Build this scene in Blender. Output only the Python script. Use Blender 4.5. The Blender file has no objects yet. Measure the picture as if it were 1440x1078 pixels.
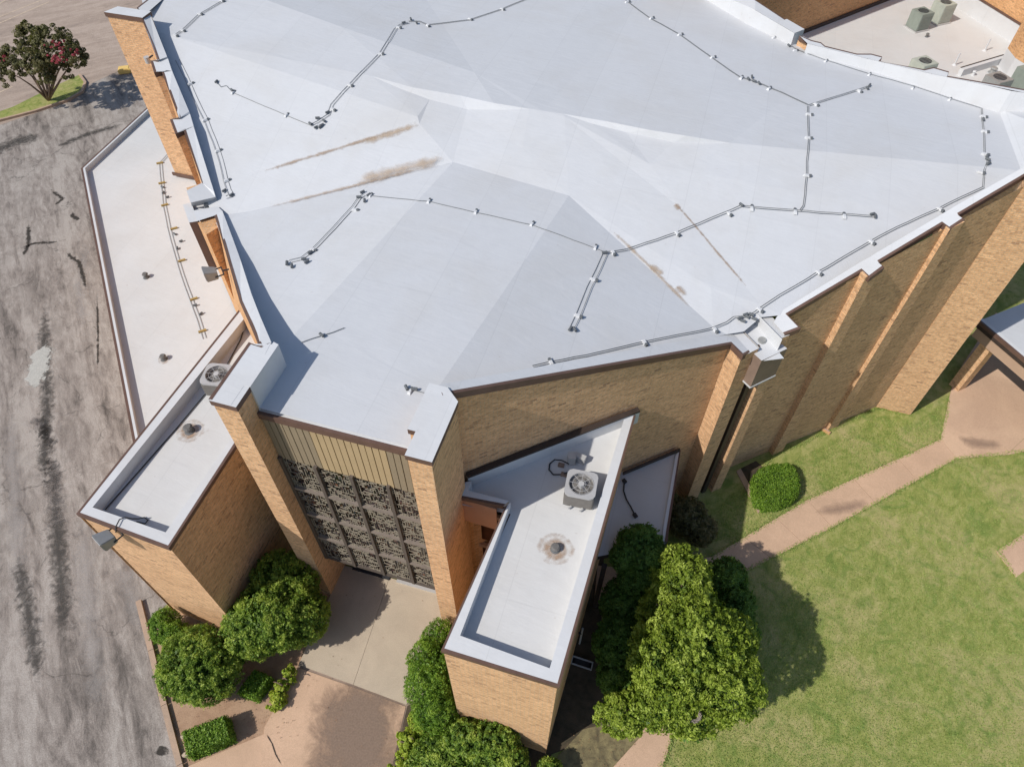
import bpy, bmesh, math, random
import numpy as np
from mathutils import Vector, Matrix, noise
from mathutils.bvhtree import BVHTree
from mathutils.geometry import delaunay_2d_cdt
random.seed(7); rng = np.random.default_rng(7)
R = math.radians
sc = bpy.context.scene

# ------------------------------------------------------------------ camera, sky, sun, exposure
CH = 22.0                                   # drone height in metres
FPX = 998.0                                 # focal length in pixels of the 1440 px wide photo
PITCH = math.atan2(FPX, 796.0)
cam = bpy.data.cameras.new('camera'); camo = bpy.data.objects.new('camera', cam)
sc.collection.objects.link(camo); sc.camera = camo
camo.location = (0, 0, CH); camo.rotation_euler = (math.pi/2 - PITCH, 0, 0)
cam.sensor_width = 36; cam.lens = 36*FPX/1440; cam.clip_end = 2000; cam.clip_start = .1
SUN_EL, SUN_AZ = 45.0, 210.0                # where the sun stands (azimuth ccw from +x)
w = bpy.data.worlds.new('World'); sc.world = w; w.use_nodes = True
nt = w.node_tree; sky = nt.nodes.new('ShaderNodeTexSky'); sky.sky_type = 'NISHITA'; sky.sun_disc = False
sky.sun_elevation = R(SUN_EL); sky.sun_rotation = R(90 - SUN_AZ)
bg = nt.nodes['Background']; bg.inputs[1].default_value = 0.12
nt.links.new(sky.outputs[0], bg.inputs[0])
sl = bpy.data.lights.new('sun', 'SUN'); sl.energy = 4.0; sl.angle = R(.55); sl.color = (1, .945, .86)
so = bpy.data.objects.new('sun', sl); sc.collection.objects.link(so)
sd = Vector((math.cos(R(SUN_AZ))*math.cos(R(SUN_EL)), math.sin(R(SUN_AZ))*math.cos(R(SUN_EL)), math.sin(R(SUN_EL))))
so.rotation_euler = (-sd).to_track_quat('-Z', 'Y').to_euler(); so.location = sd*60
sc.view_settings.view_transform = 'Standard'; sc.view_settings.look = 'None'
sc.view_settings.exposure = 0.0; sc.view_settings.gamma = 1; sc.view_settings.use_curve_mapping = False

# ------------------------------------------------------------------ survey: photo bearings to metres
def ray(u, v):
    x = (u-720)/FPX; y = -(v-539)/FPX
    return Vector((x, math.cos(PITCH)+y*math.sin(PITCH), -math.sin(PITCH)+y*math.cos(PITCH)))
def at(u, v, z=0.0):
    d = ray(u, v); return Vector((0, 0, CH)) + d*((z-CH)/d.z)
AX = R(-16.5); EU = Vector((math.cos(AX), math.sin(AX), 0)); EV = Vector((-math.sin(AX), math.cos(AX), 0))
ORG = at(466, 836, 0)
def W(u, v, z=0.0):                          # building frame: u along the front, v into the building
    p = ORG + EU*u + EV*v; p.z = z; return p
def proj(p):
    d = Vector(p)-Vector((0, 0, CH)); up = d.y*math.sin(PITCH)+d.z*math.cos(PITCH); dep = d.y*math.cos(PITCH)-d.z*math.sin(PITCH)
    return (720+FPX*d.x/dep, 539-FPX*up/dep)
def at_slope(u, v, p0, dr, z0, k):            # point on a sloping eave: height z0 + k * (distance along dr)
    z = z0
    for _ in range(12):
        p = at(u, v, z); z = z0+k*((p.x-p0.x)*dr.x+(p.y-p0.y)*dr.y)
    return at(u, v, z)
def A(lst, z=None): return [at(*p) if z is None else at(p[0], p[1], z) for p in lst]

# ------------------------------------------------------------------ object helpers
def link(o, parent=None):
    sc.collection.objects.link(o)
    if parent: o.parent = parent; 
    return o
def tag(o, label=None, cat=None, group=None, kind=None):
    if label: o['label'] = label
    if cat: o['category'] = cat
    if group: o['group'] = group
    if kind: o['kind'] = kind
    return o
def thing(name, label, cat, group=None, loc=(0, 0, 0), rz=0):
    o = bpy.data.objects.new(name, None); o.empty_display_size = .3; o.location = loc; o.rotation_euler = (0, 0, rz)
    link(o); return tag(o, label, cat, group)
def autouv(pts):
    n = Vector((0, 0, 0))
    for i in range(len(pts)):
        a, b = pts[i], pts[(i+1) % len(pts)]
        n += Vector(((a.y-b.y)*(a.z+b.z), (a.z-b.z)*(a.x+b.x), (a.x-b.x)*(a.y+b.y)))
    if n.length < 1e-9: return [(0, 0)]*len(pts)
    n.normalize()
    if abs(n.z) > .7: return [(p.x, p.y) for p in pts]
    t = Vector((-n.y, n.x, 0)).normalized()
    return [(p.dot(t), p.z) for p in pts]
class MB:
    def __init__(s): s.v = []; s.f = []; s.m = []; s.uv = []
    def face(s, pts, m=0, uv=None):
        pts = [Vector(p) for p in pts]; i = len(s.v); s.v += pts; s.f.append(tuple(range(i, i+len(pts)))); s.m.append(m)
        s.uv += (uv or autouv(pts)); return s
    def prism(s, top, zb, m=0, mt=None, cap=True, bottom=False):
        top = [Vector(p) for p in top]
        a = sum(top[i].x*top[(i+1) % len(top)].y-top[(i+1) % len(top)].x*top[i].y for i in range(len(top)))
        if a < 0: top = top[::-1]
        bot = [Vector((p.x, p.y, (zb if not callable(zb) else zb(p)))) for p in top]
        n = len(top)
        for i in range(n): s.face([bot[i], bot[(i+1) % n], top[(i+1) % n], top[i]], m)
        if cap: s.face(top, m if mt is None else mt)
        if bottom: s.face(bot[::-1], m)
        return s
    def box(s, c, sx, sy, sz, rz=0, m=0):      # c = centre of the bottom
        c = Vector(c); q = Matrix.Rotation(rz, 3, 'Z')
        top = [c + q @ Vector((dx*sx/2, dy*sy/2, sz)) for dx, dy in ((-1, -1), (1, -1), (1, 1), (-1, 1))]
        return s.prism(top, c.z, m, bottom=True)
    def cyl(s, a, b, r, r2=None, n=10, m=0, cap=True):
        a = Vector(a); b = Vector(b); r2 = r if r2 is None else r2
        d = (b-a).normalized(); x = d.orthogonal().normalized(); y = d.cross(x)
        ra = [a+(x*math.cos(t)+y*math.sin(t))*r for t in [2*math.pi*i/n for i in range(n)]]
        rb = [b+(x*math.cos(t)+y*math.sin(t))*r2 for t in [2*math.pi*i/n for i in range(n)]]
        for i in range(n): s.face([ra[i], ra[(i+1) % n], rb[(i+1) % n], rb[i]], m)
        if cap: s.face(rb, m); s.face(ra[::-1], m)
        return s
    def tube(s, path, r, n=6, m=0):
        path = [Vector(p) for p in path]; rings = []
        for i, p in enumerate(path):
            d = (path[min(i+1, len(path)-1)]-path[max(i-1, 0)]).normalized()
            x = d.cross(Vector((0, 0, 1))); x = x.normalized() if x.length > 1e-4 else Vector((1, 0, 0)); y = x.cross(d)
            rr = r[i] if isinstance(r, (list, tuple)) else r
            rings.append([p+(x*math.cos(t)+y*math.sin(t))*rr for t in [2*math.pi*k/n for k in range(n)]])
        for i in range(len(rings)-1):
            for k in range(n): s.face([rings[i][k], rings[i][(k+1) % n], rings[i+1][(k+1) % n], rings[i+1][k]], m)
        s.face(rings[-1], m); s.face(rings[0][::-1], m); return s
    def mesh(s, name, mats):
        me = bpy.data.meshes.new(name); me.from_pydata([tuple(p) for p in s.v], [], s.f)
        for x in (mats if isinstance(mats, (list, tuple)) else [mats]): me.materials.append(x)
        me.polygons.foreach_set('material_index', s.m)
        ul = me.uv_layers.new(name='UVMap'); ul.data.foreach_set('uv', np.array(s.uv, dtype=np.float32).ravel())
        me.update(); return me
    def build(s, name, mats, parent=None, smooth=False, bevel=0):
        me = s.mesh(name, mats)
        if smooth: me.polygons.foreach_set('use_smooth', [True]*len(me.polygons))
        o = bpy.data.objects.new(name, me); link(o, parent)
        if bevel or smooth:
            bm = bmesh.new(); bm.from_mesh(me); bmesh.ops.remove_doubles(bm, verts=bm.verts, dist=1e-4)
            if bevel: bmesh.ops.bevel(bm, geom=[e for e in bm.edges if len(e.link_faces) == 2 and e.calc_face_angle(0) > .5], offset=bevel, segments=2, affect='EDGES')
            bm.to_mesh(me); bm.free()
        return o
def offset(pts, w, closed=False):              # plan offset to the left of the travel direction
    out = []; n = len(pts)
    for i, p in enumerate(pts):
        ds = []
        if i > 0 or closed: ds.append((p-pts[i-1]))
        if i < n-1 or closed: ds.append((pts[(i+1) % n]-p))
        ns = []
        for d in ds:
            d = Vector((d.x, d.y, 0)).normalized(); ns.append(Vector((-d.y, d.x, 0)))
        m = sum(ns, Vector((0, 0, 0)));
        if m.length < 1e-6: m = ns[0].copy()
        m.normalize(); k = w/max(.35, m.dot(ns[0])); out.append(p+m*k)
    return out

# ------------------------------------------------------------------ materials
def newmat(name, rough=.7, spec=.3):
    m = bpy.data.materials.new(name); m.use_nodes = True; b = m.node_tree.nodes['Principled BSDF']
    b.inputs['Roughness'].default_value = rough; b.inputs['Specular IOR Level'].default_value = spec
    return m, m.node_tree, b
def N(t, typ, **kw):
    n = t.nodes.new(typ)
    for k, v in kw.items():
        if k == 'ins':
            for a, b in v.items(): n.inputs[a].default_value = b
        else: setattr(n, k, v)
    return n
def coords(t, kind='Object', scale=(1, 1, 1), rot=0, rz=0):
    tc = N(t, 'ShaderNodeTexCoord'); mp = N(t, 'ShaderNodeMapping', ins={'Scale': scale, 'Rotation': (0, 0, rz)})
    if rz:                                  # rotate first, then stretch
        mp.inputs['Scale'].default_value = (1, 1, 1); mp2 = N(t, 'ShaderNodeMapping', ins={'Scale': scale})
        t.links.new(tc.outputs[kind], mp.inputs[0]); t.links.new(mp.outputs[0], mp2.inputs[0]); return mp2.outputs[0]
    t.links.new(tc.outputs[kind], mp.inputs[0]); return mp.outputs[0]
def fnoise(t, vec, scale, detail=5, rough=.6, dist=0):
    n = N(t, 'ShaderNodeTexNoise', ins={'Scale': scale, 'Detail': detail, 'Roughness': rough, 'Distortion': dist})
    t.links.new(vec, n.inputs['Vector']); return n.outputs[0]
def ramp(t, fac, stops):
    r = N(t, 'ShaderNodeValToRGB'); el = r.color_ramp.elements
    while len(el) < len(stops): el.new(.5)
    for e, (p, c) in zip(el, stops): e.position = p; e.color = (*c, 1) if len(c) == 3 else c
    t.links.new(fac, r.inputs[0]); return r.outputs[0]
def mix(t, a, b, fac, mode='MIX'):
    n = N(t, 'ShaderNodeMix', data_type='RGBA', blend_type=mode)
    for s, x in ((n.inputs[6], a), (n.inputs[7], b), (n.inputs[0], fac)):
        if hasattr(x, 'links') or hasattr(x, 'is_linked'): t.links.new(x, s)
        else: s.default_value = x if not isinstance(x, tuple) else (*x[:3], 1)
    return n.outputs[2]
def math_(t, op, a, b=0.0, clamp=False):
    n = N(t, 'ShaderNodeMath', operation=op, use_clamp=clamp)
    for s, x in ((n.inputs[0], a), (n.inputs[1], b)):
        if isinstance(x, (int, float)): s.default_value = x
        else: t.links.new(x, s)
    return n.outputs[0]
def bump(t, b, h, strength=.3, dist=.02):
    n = N(t, 'ShaderNodeBump', ins={'Strength': strength, 'Distance': dist}); t.links.new(h, n.inputs['Height']); t.links.new(n.outputs[0], b.inputs['Normal'])
def simple(name, c, rough=.6, var=.12, scale=6, metal=0, spec=.3, bumpy=0):
    m, t, b = newmat(name, rough, spec); v = coords(t); n = fnoise(t, v, scale)
    col = ramp(t, n, [(.3, tuple(x*(1-var) for x in c)), (.7, tuple(min(1, x*(1+var)) for x in c))])
    t.links.new(col, b.inputs['Base Color']); b.inputs['Metallic'].default_value = metal
    if bumpy: bump(t, b, fnoise(t, v, scale*8), bumpy)
    return m
def membrane(name, c, dirt, dirt_amt=.5):
    m, t, b = newmat(name, .62, .25); v = coords(t)
    n1 = fnoise(t, v, .35, 6, .62, .4); n2 = fnoise(t, v, 2.2, 7, .7); n3 = fnoise(t, coords(t, scale=(.6, 5, 1), rz=R(20)), 1.2, 5)
    col = ramp(t, n2, [(.3, tuple(x*.965 for x in c)), (.6, c)])
    f1 = ramp(t, n1, [(.45, (0, 0, 0)), (.78, (dirt_amt,)*3)]); col = mix(t, col, dirt, f1)
    f2 = ramp(t, n3, [(.56, (0, 0, 0)), (.8, (.16,)*3)]); col = mix(t, col, tuple(x*.8 for x in c), f2)
    sp = fnoise(t, v, 9, 3, .5); f3 = ramp(t, sp, [(.70, (0, 0, 0)), (.76, (.25,)*3)]); col = mix(t, col, (.35, .31, .27), f3)
    # welded seams between the membrane sheets
    br = N(t, 'ShaderNodeTexBrick', ins={'Scale': 1, 'Mortar Size': .012, 'Brick Width': 12, 'Row Height': 1.9, 'Color1': (1, 1, 1, 1), 'Color2': (.975, .975, .975, 1), 'Mortar': (.93, .93, .93, 1)})
    t.links.new(coords(t, rz=R(-73.5)), br.inputs['Vector']); col = mix(t, col, br.outputs[0], 1.0, 'MULTIPLY')
    t.links.new(col, b.inputs['Base Color']); bump(t, b, math_(t, 'ADD', fnoise(t, v, 5, 6), math_(t, 'MULTIPLY', fnoise(t, coords(t, scale=(.35, 1.6, 1), rz=R(25)), 1.6, 4, .55, 1.0), 2.2)), .14, .03); return m
M = {}
M['white'] = membrane('roof_membrane_white', (.55, .565, .592), (.48, .47, .455), .45)
M['lowwhite'] = membrane('roof_membrane_low', (.60, .603, .605), (.50, .48, .46), .5)
M['coping'] = membrane('coping_white', (.60, .612, .632), (.47, .45, .43), .45)
M['brown'] = simple('brown_metal', (.125, .075, .058), .5, .15, 4)
M['darkbrown'] = simple('dark_bronze', (.05, .037, .032), .5, .15, 5)
M['taupe'] = simple('leader_head_paint', (.23, .165, .13), .6, .1, 3)
M['tan'] = simple('tan_board', (.40, .30, .175), .65, .05, 3)
M['tan2'] = simple('grey_tan_board', (.255, .205, .14), .65, .05, 3)
M['beam'] = simple('tan_beam', (.42, .29, .21), .7, .06, 2)
M['lintel'] = simple('tan_lintel', (.40, .22, .14), .7, .06, 2)
M['mullion'] = simple('window_mullion', (.10, .082, .07), .6, .1, 8)
M['transom'] = simple('window_transom', (.21, .175, .15), .6, .1, 8)
M['grey'] = simple('grey_metal', (.33, .335, .33), .45, .1, 9, metal=.3)
M['lgrey'] = simple('light_grey_metal', (.5, .5, .5), .45, .06, 9, metal=.2)
M['acbody'] = simple('condenser_body', (.17, .16, .15), .5, .1, 9)
M['actop'] = simple('condenser_top', (.40, .40, .41), .45, .06, 9)
M['blade'] = simple('fan_blade_grey', (.16, .16, .17), .4, .1, 9)
M['ggrey'] = simple('green_grey_paint', (.24, .275, .245), .55, .08, 5)
M['ggrey2'] = simple('pale_grey_paint', (.40, .43, .38), .55, .08, 5)
M['dark'] = simple('dark_plastic', (.035, .037, .042), .5, .1, 9)
M['cable'] = simple('cable_grey', (.17, .18, .19), .6, .1, 9)
M['clip'] = simple('clip_grey', (.12, .13, .14), .6, .1, 9)
M['wood'] = simple('yellow_wood_block', (.36, .25, .09), .8, .15, 9)
M['door'] = simple('dark_wood_door', (.10, .04, .022), .6, .2, 4)
M['yellow'] = simple('yellow_paint', (.72, .50, .17), .7, .1, 4)
M['vent'] = simple('vent_lead', (.14, .135, .13), .6, .15, 12)
M['bark'] = simple('bark', (.19, .135, .10), .9, .3, 10, bumpy=.5)
M['stone'] = simple('pale_stone', (.5, .4, .3), .9, .2, 9, bumpy=.4)
def mk_brick(name, ca, cb, cc):
    m, t, b = newmat(name, .85, .2); uv = coords(t, 'UV')
    br = N(t, 'ShaderNodeTexBrick', offset=.5, ins={'Scale': 1, 'Mortar Size': .006, 'Mortar Smooth': .2, 'Bias': -.1, 'Brick Width': .205, 'Row Height': .0745,
           'Color1': (0, 0, 0, 1), 'Color2': (1, 1, 1, 1), 'Mortar': (.5, .5, .5, 1)})
    t.links.new(uv, br.inputs['Vector'])
    blot = fnoise(t, coords(t, 'UV', scale=(.5, 1.1, 1)), 1.1, 6, .7, .3)
    # second random per brick from a voronoi-free white noise on snapped cells
    sx = N(t, 'ShaderNodeSeparateXYZ'); t.links.new(uv, sx.inputs[0])
    row = math_(t, 'FLOOR', math_(t, 'DIVIDE', sx.outputs[1], .0745)); half = math_(t, 'MULTIPLY', math_(t, 'MODULO', math_(t, 'ABSOLUTE', row), 2.0), .5)
    colm = math_(t, 'FLOOR', math_(t, 'ADD', math_(t, 'DIVIDE', sx.outputs[0], .205), half))
    cx = N(t, 'ShaderNodeCombineXYZ'); t.links.new(colm, cx.inputs[0]); t.links.new(row, cx.inputs[1])
    wn = N(t, 'ShaderNodeTexWhiteNoise', noise_dimensions='3D'); t.links.new(cx.outputs[0], wn.inputs['Vector'])
    col = ramp(t, wn.outputs[0], [(0, cc), (.03, tuple(.5*(x+y) for x, y in zip(cc, ca))), (.09, tuple(x*.95+y*.05 for x, y in zip(ca, cb))), (.7, cb), (1, tuple(min(1, x*1.06) for x in cb))])
    col = mix(t, col, tuple(x*.80 for x in ca), ramp(t, blot, [(.42, (0, 0, 0)), (.72, (.6,)*3)]))
    mot = fnoise(t, coords(t, 'UV', scale=(1, 1.7, 1)), 7.5, 5, .75, .2); col = mix(t, col, tuple(x*.62 for x in ca), ramp(t, mot, [(.50, (0, 0, 0)), (.62, (.85,)*3)]))
    col = mix(t, col, tuple(min(1, x*1.15) for x in cb), ramp(t, mot, [(.34, (.5,)*3), (.45, (0, 0, 0))]))
    mort = mix(t, col, (.50, .40, .29), br.outputs['Fac']); t.links.new(mort, b.inputs['Base Color'])
    inv = math_(t, 'SUBTRACT', 1.0, br.outputs['Fac']); h = math_(t, 'ADD', inv, math_(t, 'MULTIPLY', wn.outputs[0], .5)); bump(t, b, h, .6, .012)
    return m
M['brick'] = mk_brick('tan_brick', (.62, .36, .19), (.74, .455, .25), (.34, .19, .11))
M['brick2'] = mk_brick('orange_brick', (.60, .32, .14), (.70, .39, .185), (.36, .18, .09))

def mk_asphalt(name, base, dark, light, dirn, contrast=1.0):
    m, t, b = newmat(name, .9, .2); v = coords(t); vs = coords(t, scale=(.16, 1, 1), rz=-dirn)
    n1 = fnoise(t, vs, .9, 8, .68, .6); n2 = fnoise(t, v, .5, 8, .7, .8); n3 = fnoise(t, v, 28, 4, .6); n4 = fnoise(t, coords(t, scale=(.35, 1, 1), rz=-dirn), 3.2, 7, .75, .5)
    f = math_(t, 'ADD', math_(t, 'MULTIPLY', n1, .55), math_(t, 'MULTIPLY', n4, .45))
    col = ramp(t, f, [(.38, dark), (.47, base), (.56, light)])
    col = mix(t, col, tuple(x*.72 for x in base), ramp(t, n2, [(.50, (0, 0, 0)), (.75, (.8*contrast,)*3)]))
    col = mix(t, col, tuple(x*1.25 for x in light), ramp(t, n4, [(.60, (0, 0, 0)), (.75, (.45*contrast,)*3)]))
    g = ramp(t, n3, [(.3, (.74,)*3), (.7, (1.2,)*3)]); col = mix(t, col, g, 1.0, 'MULTIPLY')
    vo = N(t, 'ShaderNodeTexVoronoi', feature='DISTANCE_TO_EDGE', ins={'Scale': .33}); 
    dv = N(t, 'ShaderNodeVectorMath', operation='ADD'); nn = N(t, 'ShaderNodeTexNoise', ins={'Scale': 1.3, 'Detail': 6}); t.links.new(v, nn.inputs['Vector'])
    sc_ = N(t, 'ShaderNodeVectorMath', operation='SCALE', ins={'Scale': 1.1}); t.links.new(nn.outputs[1], sc_.inputs[0])
    t.links.new(v, dv.inputs[0]); t.links.new(sc_.outputs[0], dv.inputs[1]); t.links.new(dv.outputs[0], vo.inputs['Vector'])
    cr = mix(t, (0, 0, 0), ramp(t, vo.outputs[0], [(0, (.6*contrast,)*3), (.010, (0, 0, 0))]), ramp(t, n2, [(.48, (0, 0, 0)), (.56, (1, 1, 1))])); col = mix(t, col, tuple(x*.4 for x in dark), cr)
    t.links.new(col, b.inputs['Base Color']); bump(t, b, n3, .5, .01); return m
M['asphalt'] = mk_asphalt('old_asphalt', (.26, .228, .205), (.12, .105, .095), (.37, .335, .305), R(118))
M['parking'] = mk_asphalt('worn_parking_asphalt', (.36, .285, .235), (.28, .225, .19), (.42, .34, .285), R(30), .35)
def mk_conc(name, c, dk, scale=1.0, pebble=0):
    m, t, b = newmat(name, .85, .2); v = coords(t); n1 = fnoise(t, v, .7*scale, 7, .65, .5); n2 = fnoise(t, v, 40, 3, .6); n3 = fnoise(t, v, 6, 6, .7)
    col = ramp(t, n1, [(.38, dk), (.62, c)]); g = ramp(t, n2, [(.3, (.86,)*3), (.7, (1.1,)*3)]); col = mix(t, col, g, 1.0, 'MULTIPLY')
    col = mix(t, col, tuple(x*.7 for x in dk), ramp(t, n3, [(.62, (0, 0, 0)), (.8, (.4,)*3)]))
    t.links.new(col, b.inputs['Base Color']); bump(t, b, n2, .35+pebble, .008); return m
M['conc'] = mk_conc('porch_concrete', (.50, .42, .325), (.43, .36, .28))
M['tanconc'] = mk_conc('tan_walk_concrete', (.58, .40, .28), (.50, .345, .24))
M['pinkconc'] = mk_conc('plaza_concrete', (.60, .42, .295), (.50, .34, .24), .5)
M['aggr'] = mk_conc('dark_aggregate_slab', (.36, .27, .21), (.235, .18, .15), 1.2, .3)
M['curb'] = mk_conc('curb_concrete', (.47, .33, .24), (.38, .28, .21), 3)
M['soil'] = mk_conc('sandy_soil', (.43, .29, .195), (.35, .225, .15), 3, .5)
M['mulch'] = mk_conc('dry_bed', (.25, .21, .11), (.12, .10, .06), 5, .6)
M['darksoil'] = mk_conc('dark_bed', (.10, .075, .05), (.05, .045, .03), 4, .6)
def mk_lawn():
    m, t, b = newmat('lawn_grass', .95, .1); v = coords(t)
    n1 = fnoise(t, v, .45, 8, .68, .8); n2 = fnoise(t, coords(t, scale=(1, .6, 1), rz=R(40)), 3.5, 8, .75, .6); n3 = fnoise(t, v, 34, 4, .7); n4 = fnoise(t, v, 1.3, 5, .6, 1.5)
    col = ramp(t, n2, [(.34, (.18, .225, .055)), (.5, (.29, .315, .095)), (.66, (.40, .385, .155))])
    col = mix(t, col, (.50, .41, .22), ramp(t, n1, [(.47, (0, 0, 0)), (.68, (.65,)*3)]))
    col = mix(t, col, (.14, .22, .05), ramp(t, n4, [(.50, (0, 0, 0)), (.68, (.7,)*3)]))
    g = ramp(t, n3, [(.3, (.74,)*3), (.7, (1.2,)*3)]); col = mix(t, col, g, 1.0, 'MULTIPLY')
    t.links.new(col, b.inputs['Base Color']); bump(t, b, math_(t, 'ADD', n3, math_(t, 'MULTIPLY', n2, .6)), .7, .04); return m
M['lawn'] = mk_lawn()
def mk_leaf(name, dk, md, lt, trans=.28):
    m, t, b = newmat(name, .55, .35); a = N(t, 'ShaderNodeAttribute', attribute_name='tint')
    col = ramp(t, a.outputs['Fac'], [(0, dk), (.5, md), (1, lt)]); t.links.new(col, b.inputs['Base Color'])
    tr = N(t, 'ShaderNodeBsdfTranslucent'); t.links.new(mix(t, col, (1.3, 1.5, .5), 1.0, 'MULTIPLY'), tr.inputs[0])
    ms = N(t, 'ShaderNodeMixShader', ins={0: trans}); o = t.nodes['Material Output']
    t.links.new(b.outputs[0], ms.inputs[1]); t.links.new(tr.outputs[0], ms.inputs[2]); t.links.new(ms.outputs[0], o.inputs[0]); return m
M['leaf_tree'] = mk_leaf('leaf_tree', (0.07, 0.125, 0.012), (0.22, 0.3, 0.03), (0.4, 0.48, 0.085))
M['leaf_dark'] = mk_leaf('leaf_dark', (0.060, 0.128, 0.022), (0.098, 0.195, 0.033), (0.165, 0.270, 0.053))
M['leaf_shrub'] = mk_leaf('leaf_shrub', (0.055, 0.11, 0.012), (0.15, 0.245, 0.03), (0.38, 0.46, 0.08))
M['leaf_hedge'] = mk_leaf('leaf_hedge', (0.06, 0.13, 0.01), (0.13, 0.24, 0.02), (0.27, 0.4, 0.05))
M['leaf_yellow'] = mk_leaf('leaf_yellow', (0.210, 0.308, 0.028), (0.336, 0.420, 0.042), (0.504, 0.504, 0.098))
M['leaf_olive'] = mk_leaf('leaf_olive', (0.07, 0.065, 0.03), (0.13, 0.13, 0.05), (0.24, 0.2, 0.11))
M['flower'] = mk_leaf('crape_flower', (.30, .045, .07), (.42, .07, .10), (.5, .13, .15), .1)
M['leaf_grass'] = mk_leaf('grass_blade', (0.160, 0.280, 0.060), (0.280, 0.380, 0.100), (0.480, 0.500, 0.180))
def mk_decal(name, c, lo=.35, hi=.75, scale=3.0, amt=.8, ring=False, aniso=(1, 1, 1)):
    m, t, b = newmat(name, .9, .1); t.links.new(ramp(t, fnoise(t, coords(t), 20, 3), [(.3, tuple(x*.85 for x in c)), (.7, tuple(x*1.15 for x in c))]), b.inputs['Base Color'])
    tc = N(t, 'ShaderNodeTexCoord'); sp = N(t, 'ShaderNodeSeparateXYZ'); t.links.new(tc.outputs['UV'], sp.inputs[0])
    def tri(o): return math_(t, 'SUBTRACT', 1.0, math_(t, 'ABSOLUTE', math_(t, 'SUBTRACT', math_(t, 'MULTIPLY', o, 2.0), 1.0)))
    if ring:
        dx = math_(t, 'SUBTRACT', sp.outputs[0], .5); dy = math_(t, 'SUBTRACT', sp.outputs[1], .5)
        rr = math_(t, 'MULTIPLY', math_(t, 'SQRT', math_(t, 'ADD', math_(t, 'MULTIPLY', dx, dx), math_(t, 'MULTIPLY', dy, dy))), 2.0)
        wv = math_(t, 'MULTIPLY', math_(t, 'SINE', math_(t, 'MULTIPLY', rr, 22.0)), .10)
        edge = math_(t, 'ADD', math_(t, 'SUBTRACT', 1.0, rr, True), wv)
    else:
        fx = tri(sp.outputs[0]); fy = tri(sp.outputs[1]); edge = math_(t, 'MULTIPLY', math_(t, 'MULTIPLY', math_(t, 'MINIMUM', fx, .5), 2.0), fy)
    n = fnoise(t, coords(t, scale=aniso), scale, 7, .72, .6); n = math_(t, 'SUBTRACT', n, .5)
    a = math_(t, 'ADD', edge, math_(t, 'MULTIPLY', n, 1.6)); a = ramp(t, a, [(lo, (0, 0, 0)), (hi, (amt,)*3)])
    a = math_(t, 'MULTIPLY', a, math_(t, 'MULTIPLY', edge, 6.0, True), True)
    t.links.new(a, b.inputs['Alpha']); return m
M['rust'] = mk_decal('brown_dirt_stain', (.46, .35, .25), .40, 1.45, 2.6, .60)
M['faint'] = mk_decal('faint_dirt', (.47, .42, .37), .4, 1.5, 1.2, .3)
M['rust2'] = mk_decal('thin_dirt_line', (.38, .28, .20), .45, 1.2, 3.5, .62)
M['oil'] = mk_decal('oil_stain', (.075, .07, .065), .55, 1.25, 4.5, .72, aniso=(1, 1, 1))
M['oil2'] = mk_decal('oil_drips', (.05, .045, .04), .55, .85, 5, .8)
M['patch'] = mk_decal('white_spill', (.50, .50, .47), .35, .48, 2.5, .8)
M['damp'] = mk_decal('damp_stain', (.26, .19, .15), .35, 1.2, 1.3, .42)
M['lightdust'] = mk_decal('pale_dust', (.40, .37, .35), .45, 1.3, 1.6, .5)
M['ring'] = mk_decal('vent_dirt_ring', (.40, .27, .18), .30, .95, 3.5, .7, ring=True)
M['crack'] = mk_decal('crack', (.06, .05, .045), .1, .5, 6, .9)

# ================================================================== GROUND
def sheet(name, poly, z, mat, parent=None, kind='structure', zb=None):
    mb = MB(); pts = [Vector((p.x, p.y, z)) for p in poly]
    if zb is None: mb.face(pts)
    else: mb.prism(pts, zb)
    o = mb.build(name, mat, parent)
    if kind and not parent: o['kind'] = kind
    return o
g = MB(); g.face([(-400, -300, 0), (500, -300, 0), (500, 700, 0), (-400, 700, 0)]); o = g.build('ground', M['lawn']); o['kind'] = 'structure'
# drive: everything left of the kerb line and behind the church
kc = A([(262, 1105), (255, 1078), (232, 990), (214, 915), (205, 880)], 0)
kd = (kc[-1]-kc[0]).normalized(); far = W(-30, 60)
drv = [kc[0]-kd*60] + [kc[0], kc[2], kc[4], W(-4.5, -.5), W(-4.5, 6), W(-10, 14), W(-12, 40)] + [far, far+Vector((-120, 60, 0)), Vector((-220, 60, 0)), Vector((-220, -90, 0))]
sheet('driveway', drv, .004, M['asphalt'])
pk = [at(-260, 262, 0), at(0, 176, 0), at(100, 143, 0), at(128, 118, 0), at(300, 40, 0)]
sheet('parking_lot', pk+[pk[-1]+Vector((60, 140, 0)), Vector((-220, 180, 0)), Vector((-220, 60, 0))], .008, M['parking'])
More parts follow.
